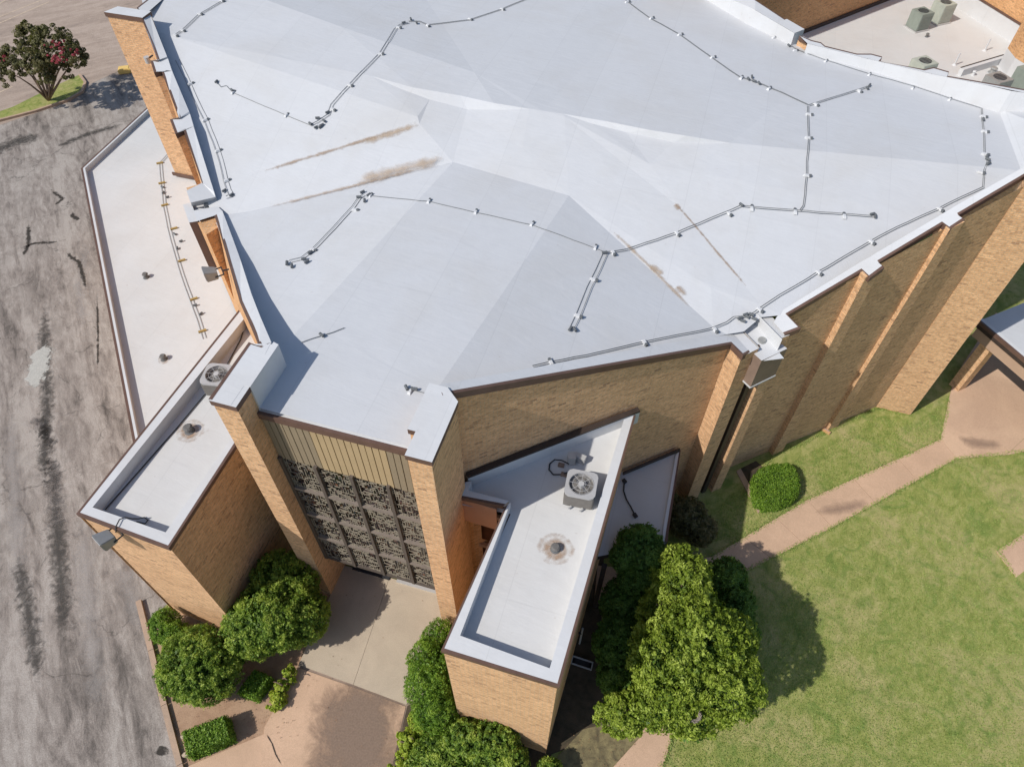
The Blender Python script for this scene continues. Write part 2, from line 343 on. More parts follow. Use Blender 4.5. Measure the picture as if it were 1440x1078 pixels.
# decals lying on the pavement
def strip_decal(name, path, wd, mat, z=.013, parent=None, uvlen=True):
    mb = MB(); L = offset(path, wd/2); Rr = offset(path, -wd/2); n = len(path)
    for i in range(n-1):
        a, b = i/(n-1), (i+1)/(n-1)
        mb.face([Rr[i], Rr[i+1], L[i+1], L[i]], 0, [(a, 0), (b, 0), (b, 1), (a, 1)])
    for v in mb.v: v.z += z
    return mb.build(name, mat, parent)
drive_o = bpy.data.objects['driveway']; park_o = bpy.data.objects['parking_lot']
for pth, wd, mt, nm in [([(70, 380), (62, 470), (66, 560), (62, 650), (72, 740)], 1.3, 'oil', 'oil_stain'),
                    ([(70, 590), (75, 660), (80, 740), (90, 860), (95, 960)], 1.5, 'oil', 'oil_stain'),
                    ([(40, 580), (60, 600), (80, 640)], 1.2, 'oil', 'oil_stain'),
                    ([(22, 352), (50, 342), (92, 340)], .5, 'oil2', 'oil_stain'), ([(40, 305), (40, 345), (30, 365)], .5, 'oil2', 'oil_stain'),
                    ([(92, 312), (102, 303), (112, 310)], .6, 'oil2', 'oil_stain'), ([(65, 262), (88, 280), (76, 290)], .5, 'oil2', 'oil_stain'),
                    ([(85, 350), (112, 370), (125, 420)], .45, 'oil2', 'oil_stain'), ([(136, 400), (138, 470), (137, 540)], .22, 'oil2', 'oil_stain'),
                    ([(-40, 230), (20, 200), (65, 190)], 2.6, 'oil', 'oil_stain'), ([(60, 215), (120, 190), (190, 170)], 1.2, 'oil', 'oil_stain'),
                    ([(222, 1065), (232, 1045)], .8, 'oil2', 'oil_stain'), ([(20, 760), (40, 860), (60, 1000)], 1.3, 'oil', 'oil_stain'),
                    ([(150, 640), (165, 730), (185, 830)], .8, 'damp', 'oil_stain')]:
    strip_decal(nm, A(pth, 0), wd, M[mt], .014, drive_o)
strip_decal('white_spill', A([(42, 552), (54, 515), (66, 478)], 0), 1.25, M['patch'], .018, drive_o)
for pth, wd in [([(12, 545), (20, 700), (30, 900)], 1.2), ([(110, 700), (125, 850), (140, 1040)], 1.4), ([(170, 780), (200, 900)], 1.2), ([(125, 330), (110, 400), (120, 480)], .8)]:
    strip_decal('dust_streak', A(pth, 0), wd, M['lightdust'], .011, drive_o)
for a, b, wd in [((0, 33), (69, 3), .11), ((-20, 18), (12, -2), .11), ((-20, 139), (18, 122), .11), ((80, -8), (-30, 36), .1)]:
    p = A([a, b], 0); q = MB(); L = offset(p, wd/2); Rr = offset(p, -wd/2); q.face([Rr[0], Rr[1], L[1], L[0]])
    for v in q.v: v.z = .013
    q.build('parking_line', simple('parking_line_paint_%d' % len(bpy.data.materials), (.5, .40, .30), .8, .25, 5), park_o)
# kerbs: separate cast lengths
def kerb(label, pts, wd=.16, h=.13, seg=1.8, cat='kerb', group='kerbs along the paving', name='kerb'):
    t = thing(name, label, cat, group); cum = [0]
    for i in range(1, len(pts)): cum.append(cum[-1]+(pts[i]-pts[i-1]).length)
    n = max(1, round(cum[-1]/seg))
    def pos(s):
        for i in range(1, len(pts)):
            if s <= cum[i]+1e-6: return pts[i-1].lerp(pts[i], (s-cum[i-1])/(cum[i]-cum[i-1]))
        return pts[-1]
    for k in range(n):
        s0, s1 = cum[-1]*k/n+.006, cum[-1]*(k+1)/n-.006
        pp = [pos(s0)]+[pts[i] for i in range(len(pts)) if s0 < cum[i] < s1]+[pos(s1)]
        L = offset(pp, wd/2); Rr = offset(pp, -wd/2); mb = MB(); top = [Vector((p.x, p.y, h)) for p in Rr+L[::-1]]; mb.prism(top, 0)
        mb.build('kerb_length', M['curb'], t)
    return t
kerb('concrete kerb between the grey drive and the sandy planting bed', [kc[0]-kd*3]+kc+[kc[-1]+kd*.9])
isl_o = A([(-60, 186), (0, 171), (50, 158), (95, 143), (116, 131), (121, 118), (113, 107)], 0)
isl_i = A([(70, 127), (20, 152), (-60, 180)], 0)
sheet('island_grass', isl_o+isl_i, .09, mk_lawn(), zb=.0)
kerb('curved kerb round the grass island under the pink flowering tree', isl_o, .14, .13)
# slabs ----------------------------------------------------------------
def slabs(name, polys, mat, z=.03, piece='slab', kind='structure'):
    e = bpy.data.objects.new(name, None); link(e); e['kind'] = kind
    for p in polys:
        pts = [Vector((q.x, q.y, z)) for q in p]; c = sum(pts, Vector())/len(pts)
        pts = [q+(c-q).normalized()*.008 for q in pts]; MB().prism(pts, 0).build(piece, mat, e)
    return e
sheet('path_base', A([(421, 934), (484, 795), (548, 812), (625, 838), (660, 880), (640, 960), (573, 992), (535, 1150), (452, 1130), (364, 1105), (374, 1022)], 0), .02, M['aggr'])
porch = slabs('porch_pavement', [A([(420, 935), (484, 795), (548, 812), (497, 963)], 0), A([(497, 963), (548, 812), (625, 838), (660, 880), (640, 960), (571, 991)], 0)], M['conc'], .05)
walk = slabs('entrance_path', [A([(419, 938), (372, 1022), (362, 1110), (452, 1130), (492, 964)], 0), A([(492, 964), (452, 1130), (535, 1150), (571, 993)], 0)], M['tanconc'], .035)
sheet('planting_bed', A([(215, 870), (236, 985), (262, 1105), (262, 1140), (372, 1140), (380, 1022), (423, 930), (480, 800), (330, 800)], 0), .018, M['soil'])
slabs('bed_edge_path', [A([(262, 1078), (375, 1030), (372, 1180), (275, 1180)], 0)], M['tanconc'], .026)
MBx = strip_decal('damp_patch', [p+Vector((0, 0, .037)) for p in A([(500, 950), (503, 1030), (500, 1110)], 0)], 3.1, mk_decal('aggregate_stain', (.25, .185, .145), .05, .7, 1.6, .8), .004, walk)
strip_decal('crack', [p+Vector((0, 0, .037)) for p in A([(374, 1030), (383, 1045), (388, 1060), (398, 1078)], 0)], .05, M['crack'], .006, walk)
# side walk and plaza
wa = A([(1000, 783), (1135, 703), (1322, 618)], 0); wb = A([(1040, 808), (1170, 742), (1345, 645)], 0)
def lerpq(a, b, k): return a.lerp(b, k)
pw = []
for (a0, a1, b0, b1, n) in ((wa[0], wa[1], wb[0], wb[1], 3), (wa[1], wa[2], wb[1], wb[2], 3)):
    for k in range(n): pw.append([a0.lerp(a1, k/n), a0.lerp(a1, (k+1)/n), b0.lerp(b1, (k+1)/n), b0.lerp(b1, k/n)])
pre = [A([(1000, 783), (1040, 808), (985, 860), (930, 850), (900, 800)], 0), A([(840, 795), (900, 800), (930, 850), (900, 880), (835, 845)], 0)]
swalk = slabs('side_walk', pre+pw, M['tanconc'], .035)
plaza = slabs('plaza', [A([(1322, 618), (1334, 560), (1342, 530), (1400, 440), (1480, 500), (1500, 560), (1415, 640), (1345, 645)], 0), A([(1415, 640), (1500, 560), (1540, 620), (1540, 640), (1440, 635)], 0)], M['pinkconc'], .035)
slabs('lower_walk', [A([(905, 1030), (955, 1010), (925, 1098), (862, 1078)], 0), A([(862, 1078), (925, 1098), (880, 1160), (800, 1160)], 0), A([(955, 1010), (905, 1030), (880, 1000), (930, 970)], 0)], M['tanconc'], .035)
slabs('corner_pad', [A([(1400, 775), (1447, 745), (1490, 765), (1428, 812)], 0)], M['pinkconc'], .035)
lift = lambda L, z: [p+Vector((0, 0, z)) for p in L]
strip_decal('damp_patch', lift(A([(1335, 612), (1375, 625), (1420, 628)], 0), .037), .9, M['damp'], .003, plaza)
strip_decal('damp_patch', lift(A([(1140, 722), (1190, 715), (1225, 705)], 0), .037), .75, M['damp'], .003, swalk)
0 and strip_decal('pale_dust', lift(A([(1380, 530), (1410, 570), (1440, 590)], 0), .037), 2.0, M['lightdust'], .003, plaza)
0 and strip_decal('tyre_mark', lift(A([(1385, 550), (1405, 580), (1430, 610)], 0), .037), .5, M['damp'], .005, plaza)
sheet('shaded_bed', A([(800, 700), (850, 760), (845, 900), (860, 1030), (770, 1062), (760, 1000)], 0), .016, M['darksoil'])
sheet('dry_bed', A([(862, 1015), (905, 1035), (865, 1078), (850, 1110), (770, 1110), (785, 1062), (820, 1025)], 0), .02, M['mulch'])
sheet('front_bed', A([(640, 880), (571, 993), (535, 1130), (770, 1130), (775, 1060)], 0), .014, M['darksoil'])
e = slabs('edging_slab', [A([(1035, 663), (1041, 659), (1072, 716), (1066, 722)], 0)], M['curb'], .05)
sheet('gravel_bed', A([(1041, 659), (1063, 648), (1078, 662), (1072, 700), (1060, 695)], 0), .02, M['darksoil'])

# ================================================================== CHURCH
church = thing('church', 'large tan brick church with a broad white many-sided roof and a sculptured window wall', 'church')
BR, CP, FA = [M['brick']], M['coping'], M['brown']
def wall(pts_top, pts_bot, parent, name='brick_wall', mat=None, label=None):
    mb = MB()
    for i in range(len(pts_top)-1): mb.face([pts_bot[i], pts_bot[i+1], pts_top[i+1], pts_top[i]])
    o = mb.build(name, mat or M['brick'], parent)
    if label: o['label'] = label
    return o
def drop(p, z=0): return Vector((p.x, p.y, z))
def coping(outer, inner, parent, th=.16, inz=None, closed=False):
    """white cap (with inner face down to inz) and a brown fascia strip along its outer edge"""
    cap = MB(); fa = MB(); n = len(outer); rngi = range(n if closed else n-1)
    for i in rngi:
        j = (i+1) % n
        cap.face([outer[i], outer[j], inner[j], inner[i]])
        if inz is not None:
            a = inz[i] if isinstance(inz, (list, tuple)) else inz; b = inz[j] if isinstance(inz, (list, tuple)) else inz
            cap.face([inner[i], inner[j], drop(inner[j], b), drop(inner[i], a)])
    fo = [p for p in outer]
    fo2 = offset(outer, 0.012, closed) if True else fo
    fo3 = offset(outer, -0.012, closed)
    # choose the side away from the inner edge
    side = fo2 if (fo2[0]-inner[0]).length > (fo3[0]-inner[0]).length else fo3
    for i in rngi:
        j = (i+1) % n
        dz = Vector((0, 0, .004)); low = Vector((0, 0, -th))
        fa.face([side[i]+low, side[j]+low, side[j]+dz, side[i]+dz]); fa.face([side[i]+dz, side[j]+dz, outer[j]+dz-(outer[j]-side[j])*0+(inner[j]-outer[j]).normalized()*.07, outer[i]+dz+(inner[i]-outer[i]).normalized()*.07])
        fa.face([side[i]+low, side[j]+low, drop(outer[j], outer[j].z-th)+(inner[j]-outer[j]).normalized()*.06, drop(outer[i], outer[i].z-th)+(inner[i]-outer[i]).normalized()*.06])
    a = cap.build('coping', CP, parent); b = fa.build('fascia', FA, parent); return a, b
ZP = 10.1
# --- front pylons
def pylon(plan, z, parent, name='pylon', cap=True, z0=0, wd=None):
    mb = MB(); top = [W(u, v, z-.1) if not isinstance(z, (list, tuple)) else W(u, v, zz-.1) for (u, v), zz in zip(plan, z if isinstance(z, (list, tuple)) else [z]*len(plan))]
    mb.prism(top, z0); o = mb.build(name, M['brick'], parent)
    if cap:
        t2 = [p+Vector((0, 0, .1)) for p in top]
        t2 = offset(t2, -.03, True)
        MB().prism(t2, lambda p: p.z-.16, 0, 1).build('pylon_cap', [FA, CP], o)
    return o
pylon([(-.58, .0), (0, 0), (0, 1.1), (-.05, 1.75), (-.58, 1.62)], ZP, church)
pylon([(3.88, -.1), (4.4, -.1), (4.4, 1.42), (4.08, 1.7), (3.7, 1.7), (3.7, .5), (3.88, .5)], ZP, church)
# --- front window wall
VW = .52
wall([W(-.02, VW+.08, 7.5), W(3.9, VW+.08, 7.5)], [W(-.02, VW+.08, 1.85), W(3.9, VW+.08, 1.85)], church, 'backing_wall', M['darkbrown'])
MB().prism([W(-.02, VW+.08, 1.95), W(3.9, VW+.08, 1.95), W(3.9, 1.3, 1.95), W(-.02, 1.3, 1.95)], 1.85, bottom=True).build('soffit', M['darkbrown'], church)
for k in range(4):
    MB().box(W(.42+.93*k, 1.16, .05), .86, .06, 1.8, AX).build('entrance_door_leaf', M['door'], church)
wall([W(-.02, 1.2, 1.9), W(3.9, 1.2, 1.9)], [W(-.02, 1.2, 0), W(3.9, 1.2, 0)], church, 'backing_wall', M['darkbrown'])
win = MB(); win.box(W(1.92, VW-.02, 1.84), 3.84, .14, .12, AX)
win = win.build('window_frame', M['mullion'], church)
for k in range(5):
    u = .06+k*3.76/4; MB().box(W(u, VW-.06, 1.9), .085, .13, 5.6, AX).build('mullion', M['mullion'], win)
RH = 1.385
for r in range(1, 4):
    for k in range(4):
        u = .06+(k+.5)*3.76/4; MB().box(W(u, VW-.05, 1.93+r*RH-.04), 3.76/4-.09, .13, .09, AX).build('transom', M['transom'], win)
M['dalle'] = newmat('dalle_glass', .12, .6)[0]
t_ = M['dalle'].node_tree; bb = t_.nodes['Principled BSDF']; uvv = coords(t_, 'UV', scale=(16, 12, 1)); vv = N(t_, 'ShaderNodeTexVoronoi', ins={'Scale': 1.0}); t_.links.new(uvv, vv.inputs['Vector'])
sx_ = N(t_, 'ShaderNodeSeparateColor'); t_.links.new(vv.outputs['Color'], sx_.inputs[0])
cl = ramp(t_, sx_.outputs[0], [(0, (.008, .009, .012)), (.5, (.015, .014, .014)), (.7, (.05, .02, .012)), (.8, (.02, .025, .06)), (.9, (.16, .06, .03)), (1, (.10, .11, .12))])
bb.inputs['Base Color'].default_value = (0, 0, 0, 1); t_.links.new(cl, bb.inputs['Base Color'])
M['came'] = simple('stone_tracery', (.25, .22, .17), .8, .2, 10)
def tracery(seed):
    rr = random.Random(seed); mb = MB(); wdt = 3.76/4-.09; hh = RH-.09
    nx, ny = 12, 18; cw, ch = wdt/nx, hh/ny
    for i in range(nx+1):
        j = 0
        while j < ny:
            ln = rr.choice([1, 1, 2, 2, 3]); 
            if rr.random() < .62:
                a, b = j*ch, min(ny, j+ln)*ch; x = min(max(i*cw+rr.uniform(-.012, .012), .01), wdt-.01)
                mb.box((x-wdt/2, 0, a+.008), rr.uniform(.011, .018), .02, b-a-.016)
            j += ln
    for j in range(ny+1):
        i = 0
        while i < nx:
            ln = rr.choice([1, 1, 2, 2])
            if rr.random() < .40:
                a, b = i*cw, min(nx, i+ln)*cw; mb.box(((a+b)/2-wdt/2, -.004, min(max(j*ch+rr.uniform(-.012, .012), 0), hh-.03)), b-a, .018, rr.uniform(.010, .016))
            i += ln
    return mb.mesh('tracery', M['came'])
trac = [tracery(s) for s in (1, 2, 3, 4, 5)]
gm = MB(); wdt = 3.76/4-.09; gm.face([(-wdt/2, 0, 0), (wdt/2, 0, 0), (wdt/2, 0, RH-.09), (-wdt/2, 0, RH-.09)]); gmesh = gm.mesh('glass_panel', M['dalle'])
for r in range(4):
    for k in range(4):
        u = .06+(k+.5)*3.76/4; p = W(u, VW, 1.95+r*RH+.02)
        o = bpy.data.objects.new('glass_panel', gmesh); link(o, win); o.location = p; o.rotation_euler = (0, 0, AX)
        q = bpy.data.objects.new('tracery', trac[(r*3+k*2) % 5]); link(q, win); q.location = p-EV*.05; q.rotation_euler = (0, 0, AX); q['kind'] = 'stuff'
# step in front of the window
MB().box(W(2.7, 1.02, .05), 1.7, .1, .06, AX).build('door_sill', M['lgrey'], church)
MB().box(W(.95, 1.02, .05), 1.3, .12, .05, AX).build('floor_track', M['dark'], church)
# --- tan boards above the window, one by one
ub = np.linspace(.01, 3.86, 24)
for i in range(23):
    c = M['tan2'] if (i < 7 or i >= 18) else M['tan']
    MB().box(W((ub[i]+ub[i+1])/2, .50, 7.42), ub[i+1]-ub[i]-.022, .05+.006*(i % 2), 1.68, AX).build('board', c, church)
MB().box(W(1.93, .60, 7.44), 3.84, .03, 1.66, AX).build('board_backing', M['darkbrown'], church)
coping([W(0, .44, 9.27), W(3.88, .44, 9.27)], [W(0, .74, 9.27), W(3.88, .74, 9.27)], church, .19, 9.1)

# --- right hand wall, pillars, fins
def L3(pts): return [at(*p) for p in pts]
RW = [(622, 555, 10.1), (1029, 483, 7.95)]
E1 = (W(4.05, 1.51)*1, (W(10.1, 6.82)-W(4.05, 1.51)).normalized(), 10.1, -2.15/8.06)
E2 = (W(11.25, 8.02)*1, (W(16.95, 12.87)-W(11.25, 8.02)).normalized(), 8.15, 2.1/7.48)
def S1(l): return [at_slope(p[0], p[1], *E1) for p in l]
def S2(l): return [at_slope(p[0], p[1], *E2) for p in l]
seg1 = L3(RW); zb1 = [drop(seg1[0]), drop(seg1[1])]
ins = -(seg1[1]-seg1[0]).cross(Vector((0, 0, 1))).normalized()   # into the building
if ins.dot(EV) < 0: ins = -ins
low = Vector((0, 0, -.08))
wall([p+ins*.06+low for p in seg1], [drop(p+ins*.06) for p in seg1], church)
pa = L3([(1029, 483, 7.95), (1045, 499, 7.95), (1068, 487, 7.95)]); pa4 = pa[0]+(pa[2]-pa[1])
def tri_pillar(c, z0=0, par=church, nm='pillar', z=None):
    top = [p+low for p in c]; o = MB().prism([x for x in top], z0, 0, 1).build(nm, [M['brick'], M['coping']], par); return o
tri_pillar([pa[1]+(pa[0]-pa[1])*.03, pa[2], pa4+ins*.3, pa[0]+ins*.5])
pb = L3([(1103, 468, 8.1), (1125.5, 461, 8.1)]);
pbb = A([(1003, 695), (1018, 688)], 0)                       # its foot on the ground
seg2 = L3([(1107, 443, 8.12), (1213.5, 380, 8.9), (1223.4, 390, 8.9), (1243, 375.7, 8.95), (1235, 369, 8.95), (1326.5, 314, 9.65), (1336.5, 321.4, 9.65), (1356, 308.8, 9.7), (1347, 302.4, 9.7), (1440, 247.6, 10.25), (1500, 212, 10.6)])
b0 = drop(pbb[0], 8.1); b1 = drop(pbb[1], 8.1); bd = (b1-b0).normalized(); b1 = b1-bd*.07; bn = Vector((-bd.y, bd.x, 0));
if bn.dot(EV) < 0: bn = -bn
tri_pillar([b0+bn*.1, b1+bn*.1, b1+bn*1.0, b0+bn*1.0])
w2a = W(11.25, 8.02); w2b = W(16.95, 12.87); w2t = []
wall([drop(w2a, 8.05), drop(w2a.lerp(w2b, .33), 8.75), drop(w2a.lerp(w2b, .7), 9.55), drop(w2b, 10.15)], [w2a, w2a.lerp(w2b, .33), w2a.lerp(w2b, .7), w2b], church)
wall([W(10.6, 7.3, 7.3), W(11.3, 7.95, 7.3)], [W(10.6, 7.3), W(11.3, 7.95)], church, 'recess_wall', M['brick'])
w2d = (w2b-w2a).normalized(); w2n = Vector((-w2d.y, w2d.x, 0));
if w2n.dot(EV) < 0: w2n = -w2n
for base, zt in (((1086, 640), 8.82), ((1164, 605), 9.55)):
    c = at(base[0], base[1], 0); q = [c, c+w2d*.46, c+w2d*.46+w2n*.36, c+w2n*.36]
    MB().prism([drop(q[0], zt), drop(q[1], zt+.1), drop(q[2], zt+.1), drop(q[3], zt)], 0).build('fin', M['brick'], church)
# big pylon at the right corner
pylon([(16.91, 12.82), (18.15, 12.80), (18.15, 13.3), (16.95, 13.3)], 10.35, church, 'pylon')
# right coping: one run each side of the roof drain
def inner_of(pts, wd): 
    a = offset(pts, wd); b = offset(pts, -wd); return a if (a[0]-W(1.9, 14)).length < (b[0]-W(1.9, 14)).length else b
o1 = L3([(640, 567, 10.1), (622, 555, 10.1), (1029, 483, 7.95), (1045, 499, 7.95), (1069, 486.5, 7.95)])
o1 = S1([(622, 555), (1029, 483), (1045, 499), (1069, 486.5)]); i1 = S1([(617, 541), (1024, 467), (1042, 475), (1054, 466)])
coping(o1, i1, church, .2)
seg2 = S2([(1103, 470), (1125.5, 461), (1107, 443), (1213.5, 380), (1223.4, 390), (1243, 375.7), (1235, 369), (1326.5, 314), (1336.5, 321.4), (1356, 308.8), (1347, 302.4), (1440, 247.6), (1500, 212)]); o2 = seg2
i2 = S2([(1088, 453), (1092, 446), (1099, 437), (1206, 371), (1211, 368), (1224, 361), (1228, 358), (1319, 304.5), (1323, 302), (1335, 295), (1341, 291), (1434, 238), (1495, 202)])
coping(o2, i2, church, .17)

# --- left hand wall
LO = [(365, 487, 10.1), (351.6, 455, 9.75), (338, 425, 9.4), (321, 366, 8.9), (314, 340, 8.55), (302, 303, 8.1)]
LI = [(381.5, 481, 10.1), (366, 445, 9.75), (353, 412, 9.4), (338, 365, 8.9), (329, 340, 8.55), (313, 297, 8.1)]
LO2 = [(284.5, 257, 8.45), (282, 250, 8.5), (258, 182, 9.05), (247, 188, 9.05), (239.5, 168.4, 9.1), (252, 166, 9.15), (238, 129, 9.45), (227, 98.5, 9.65), (217, 102, 9.65), (212, 86, 9.75), (222, 85, 9.8), (200, 27, 10.3)]
LI2 = [(303, 277, 8.25), (301, 270, 8.35), (272, 178, 9.05), (272, 177, 9.05), (267, 160, 9.1), (266, 157, 9.15), (252, 124, 9.45), (242, 100, 9.65), (241, 98, 9.65), (236, 82, 9.75), (235, 80, 9.8), (210, 17, 10.3)]
ZL = 3.5
lzi = [9.45, 9.1, 8.8, 8.4, 8.15, 7.85]; lzi2 = [7.9, 7.95, 8.55, 8.55, 8.6, 8.65, 8.95, 9.15, 9.15, 9.25, 9.3, 9.8]
coping(L3(LO), L3(LI), church, .17, lzi)
coping(L3(LO2), L3(LI2), church, .17, lzi2)
# parapet round the left pylon top
coping([W(-.62, .0, ZP+.004), W(-.62, 1.66, ZP+.004)]+[at(367, 489, ZP+.004)], [W(-.1, .0, ZP+.004), W(-.1, 1.4, ZP+.004)]+[at(381.5, 481, ZP+.004)], church, .16, 9.3)
wall(L3([(365, 487, 9.95), (338, 425, 9.25), (302, 303, 7.95)]), L3([(372, 520, ZL), (330, 434, ZL), (286, 318, ZL)]), church, 'brick_wall', M['brick2'])
wall(L3([(284, 257, 8.3), (282, 250, 8.35), (258, 182, 8.9), (238, 129, 9.3), (222, 85, 9.65), (200, 27, 10.15)]), L3([(285, 300, ZL), (284, 276, ZL), (278, 262, ZL), (272, 249, ZL), (262, 225, ZL), (250, 205, ZL)]), church, 'brick_wall', M['brick2'])
# side pillars of the left drain
def post(top4, zb, mat, name, par=church): return MB().prism(L3(top4), zb).build(name, mat, par)
pl = L3([(278, 311, 8.05), (302, 303, 8.05)]); pdn = (pl[0]-pl[1])
post([(278, 313, 8.0), (303, 305, 8.0), (309, 318, 8.0), (290, 330, 8.0)], ZL, M['brick2'], 'pillar')
post([(262, 264, 8.2), (284, 258, 8.2), (292, 272, 8.2), (268, 280, 8.2)], ZL, M['brick'], 'pillar')
# fins of the left wall
post([(239.8, 170, 8.95), (252, 167, 8.95), (258, 182, 8.95), (247, 188, 8.9)], ZL, M['brick'], 'fin')
post([(212.5, 87, 9.6), (222, 86, 9.6), (227, 98, 9.6), (217, 101.5, 9.55)], ZL, M['brick'], 'fin')
# big pylon of the left corner
pylon([(-13.48, 14.28), (-11.95, 14.28), (-11.95, 14.75), (-13.3, 14.75)], 10.35, church, 'pylon')
FR = MB(); FR.face([at(247, 245, ZL), at(273, 249.5, ZL), at(200, 27, 10.2), at(150.5, 19, 10.2)]); FR.build('brick_wall', M['brick'], church)
MB().box(W(-13.0, 14.2, ZL), 1.1, .06, .14, AX).build('base_flashing', M['brown'], church)

# --- main roof: facets with folds
def under(lst, zs, out):                     # roof edge tucked under a coping's inner edge
    r = []
    for (u, v, z), zr in zip(lst, zs):
        p = at(u, v, z); q = p+out; q.z = zr; r.append((*proj(q), zr))
    return r
oL = (W(-1, -.9)-W(0, 0))*.22
ul = under([LI[0], LI[2], LI[4], LI[5]], [9.45, 8.95, 8.3, 8.0], oL); um = under([LI2[0], LI2[3], LI2[6], LI2[11]], [8.05, 8.65, 9.1, 9.75], oL)
pj = lambda u, v, z: (*proj(W(u, v, z)), z)
RP = {  # name: (photo u, photo v, height)
 'fl': pj(-.06, .62, 9.2), 'fr': pj(3.86, .62, 9.2), 'rp': (616, 545, 9.6), 'cl': ul[0], 'cl2': pj(-.12, 1.2, 9.3),
 's1': (1022, 470, 7.9), 's2': (1046, 466, 7.75), 's3': (1070, 446, 7.75), 's4': (1099, 443, 8.0),
 'r1': (1210, 374, 8.8), 'r2': (1324, 307, 9.4), 'r3': (1437, 242, 9.95), 'r4': (1500, 190, 10.2),
 'lv1': ul[3], 'lv3': um[0], 'l1': ul[2], 'l2': ul[1], 'm1': um[1], 'm2': um[2], 'm3': um[3], 'm4': (196, -20, 9.9),
 'bk0': (350, -60, 9.7), 'bk1': (560, -60, 9.5), 'bk2': (960, -60, 9.2),
 'bp1': (985, -16, 8.7), 'bp2': (1113, 57, 8.0), 'bp3': (1130, 70, 8.0), 'bp4': (1404, 153, 9.35), 'bp5': (1540, 148, 9.6),
 'vt': (590, 174, 9.40), 'vb': (637, 228, 9.40), 'vt0': (340, 246, 8.15), 'vb0': (352, 297, 8.15),
 'b': (800, 275, 9.5), 'c0': (735, 210, 9.55), 'c1': (1003, 460, 8.0), 'd1': (1068, 427, 8.0), 'dm': (960, 295, 8.95), 'w1': (1000, 405, 8.25),
 'e0': (914, 231, 9.5), 'e1': (1419, 238, 9.8), 'f1': (1380, 156, 9.4), 'f0': (1095, 146, 9.55), 'k': (1027, 201, 9.65),
 'lo0': (587, 164, 9.6), 'up0': (667, 102, 9.9), 'ul0': (247, 52, 9.5), 'ul1': (340, -12, 9.7), 't1': (480, 38, 9.8),
}
top1 = [(522, 107, 9.7), (580, 123, 9.8), (647, 134.5, 9.84), (694, 145, 9.81), (744, 153, 9.74)]
bot1 = [(563, 125, 9.63), (604, 140, 9.53), (657, 154, 9.49), (714, 154.5, 9.66)]
top2 = [(764, 156, 9.73), (791, 160, 9.72), (854, 171, 9.71), (914, 183, 9.69), (965, 191, 9.64)]
bot2 = [(794, 164, 9.67), (831, 173.5, 9.57), (881, 186, 9.46), (947, 200, 9.42)]
names = list(RP); V2 = [Vector((RP[k][0], RP[k][1])) for k in names]; Z = [RP[k][2] for k in names]; idx = {k: i for i, k in enumerate(names)}
def addp(L, tag_):
    out = []
    for (a, b, z) in L: V2.append(Vector((a, b))); Z.append(z); out.append(len(V2)-1)
    return out
t1 = addp(top1, 't'); b1_ = addp(bot1, 'b'); t2_ = addp(top2, 't'); b2_ = addp(bot2, 'b')
E = []
def chain(*ks):
    q = [idx[k] if isinstance(k, str) else k for k in ks]; E.extend([(q[i], q[i+1]) for i in range(len(q)-1)])
chain('fl', 'fr', 'rp', 's1', 's2', 's3', 's4', 'r1', 'r2', 'r3', 'r4', 'bp5', 'bp4', 'bp3', 'bp2', 'bp1', 'bk2', 'bk1', 'bk0', 'm4', 'm3', 'm2', 'm1', 'lv3', 'lv1', 'l1', 'l2', 'cl', 'cl2', 'fl')
chain('cl', 'vb', 'b', 'rp'); chain('vb0', 'vb'); chain('vt0', 'vt'); chain('lv1', 'vb0'); chain('lv3', 'vt0')
chain('c0', 'b', 'c1', 's1'); chain(b2_[2], 'e0', 'dm', 'd1', 's4'); chain(b2_[0], 'w1', 's3'); chain('e0', 'e1', 'r3'); chain('k', 'f0', 'f1', 'bp4')
chain('ul0', 'lo0', 'vt'); chain('ul1', 't1', 'up0', 'bk1'); chain('m3', 'ul0'); chain('vb', 'c0')
chain(*t1); chain(t1[0], *b1_, t1[-1]); chain(*t2_, 'k'); chain(t2_[0], *b2_, 'k'); chain(t1[-1], t2_[0]); chain('k', t2_[-1]); chain('up0', t1[2])
res = delaunay_2d_cdt(V2, E, [], 1, 1e-4)
vo, fo_, orig = res[0], res[2], res[3]
# make every facet flat: 1/distance along the view ray is affine in the photo for points of one plane, so solve for it
nb = lambda L: [idx[k] if isinstance(k, str) else k for k in L]
facets = [nb(['cl2', 'cl', 'vb', 'b', 'rp', 'fr', 'fl']), nb(['vb0', 'vb', 'cl', 'l2', 'l1', 'lv1']), nb(['b', 'c1', 's1', 'rp']),
  nb(['c0', 'b', 'c1', 's1', 's2', 's3', 's4', 'w1', 'd1', 'dm', 'e0'])+b2_[:3], nb(['vt0', 'vt', 'vb', 'vb0', 'lv1', 'lv3']), nb(['vt0', 'vt', 'lo0', 'ul0', 'm2', 'm1', 'lv3']), nb(['ul0', 'm2', 'm3']),
  nb(['ul0', 'lo0', 'up0', 't1', 'ul1', 'm4', 'm3']), nb(['ul1', 't1', 'up0', 'bk1', 'bk0']), nb(['e0', 'e1', 'r3', 'r2', 'r1', 's4', 'd1', 'dm']),
  nb(['e0', 'e1', 'r3', 'bp4', 'f1', 'f0', 'k'])+b2_[2:], nb(['k', 'f0', 'f1', 'bp4', 'bp3', 'bp2', 'bp1', 'bk2', 'bk1', 'up0'])+t1[2:]+t2_, nb(['vt', 'vb', 'b', 'c0'])+b1_+[b2_[0], t1[-1], t2_[0]],
  nb(['lo0', 'up0', 'vt'])+t1[:3]+b1_[:1]]
nv = len(V2); q0_ = np.array([(ray(p.x, p.y).z)/(z-CH) for p, z in zip(V2, Z)]); rows = []; rhs = []
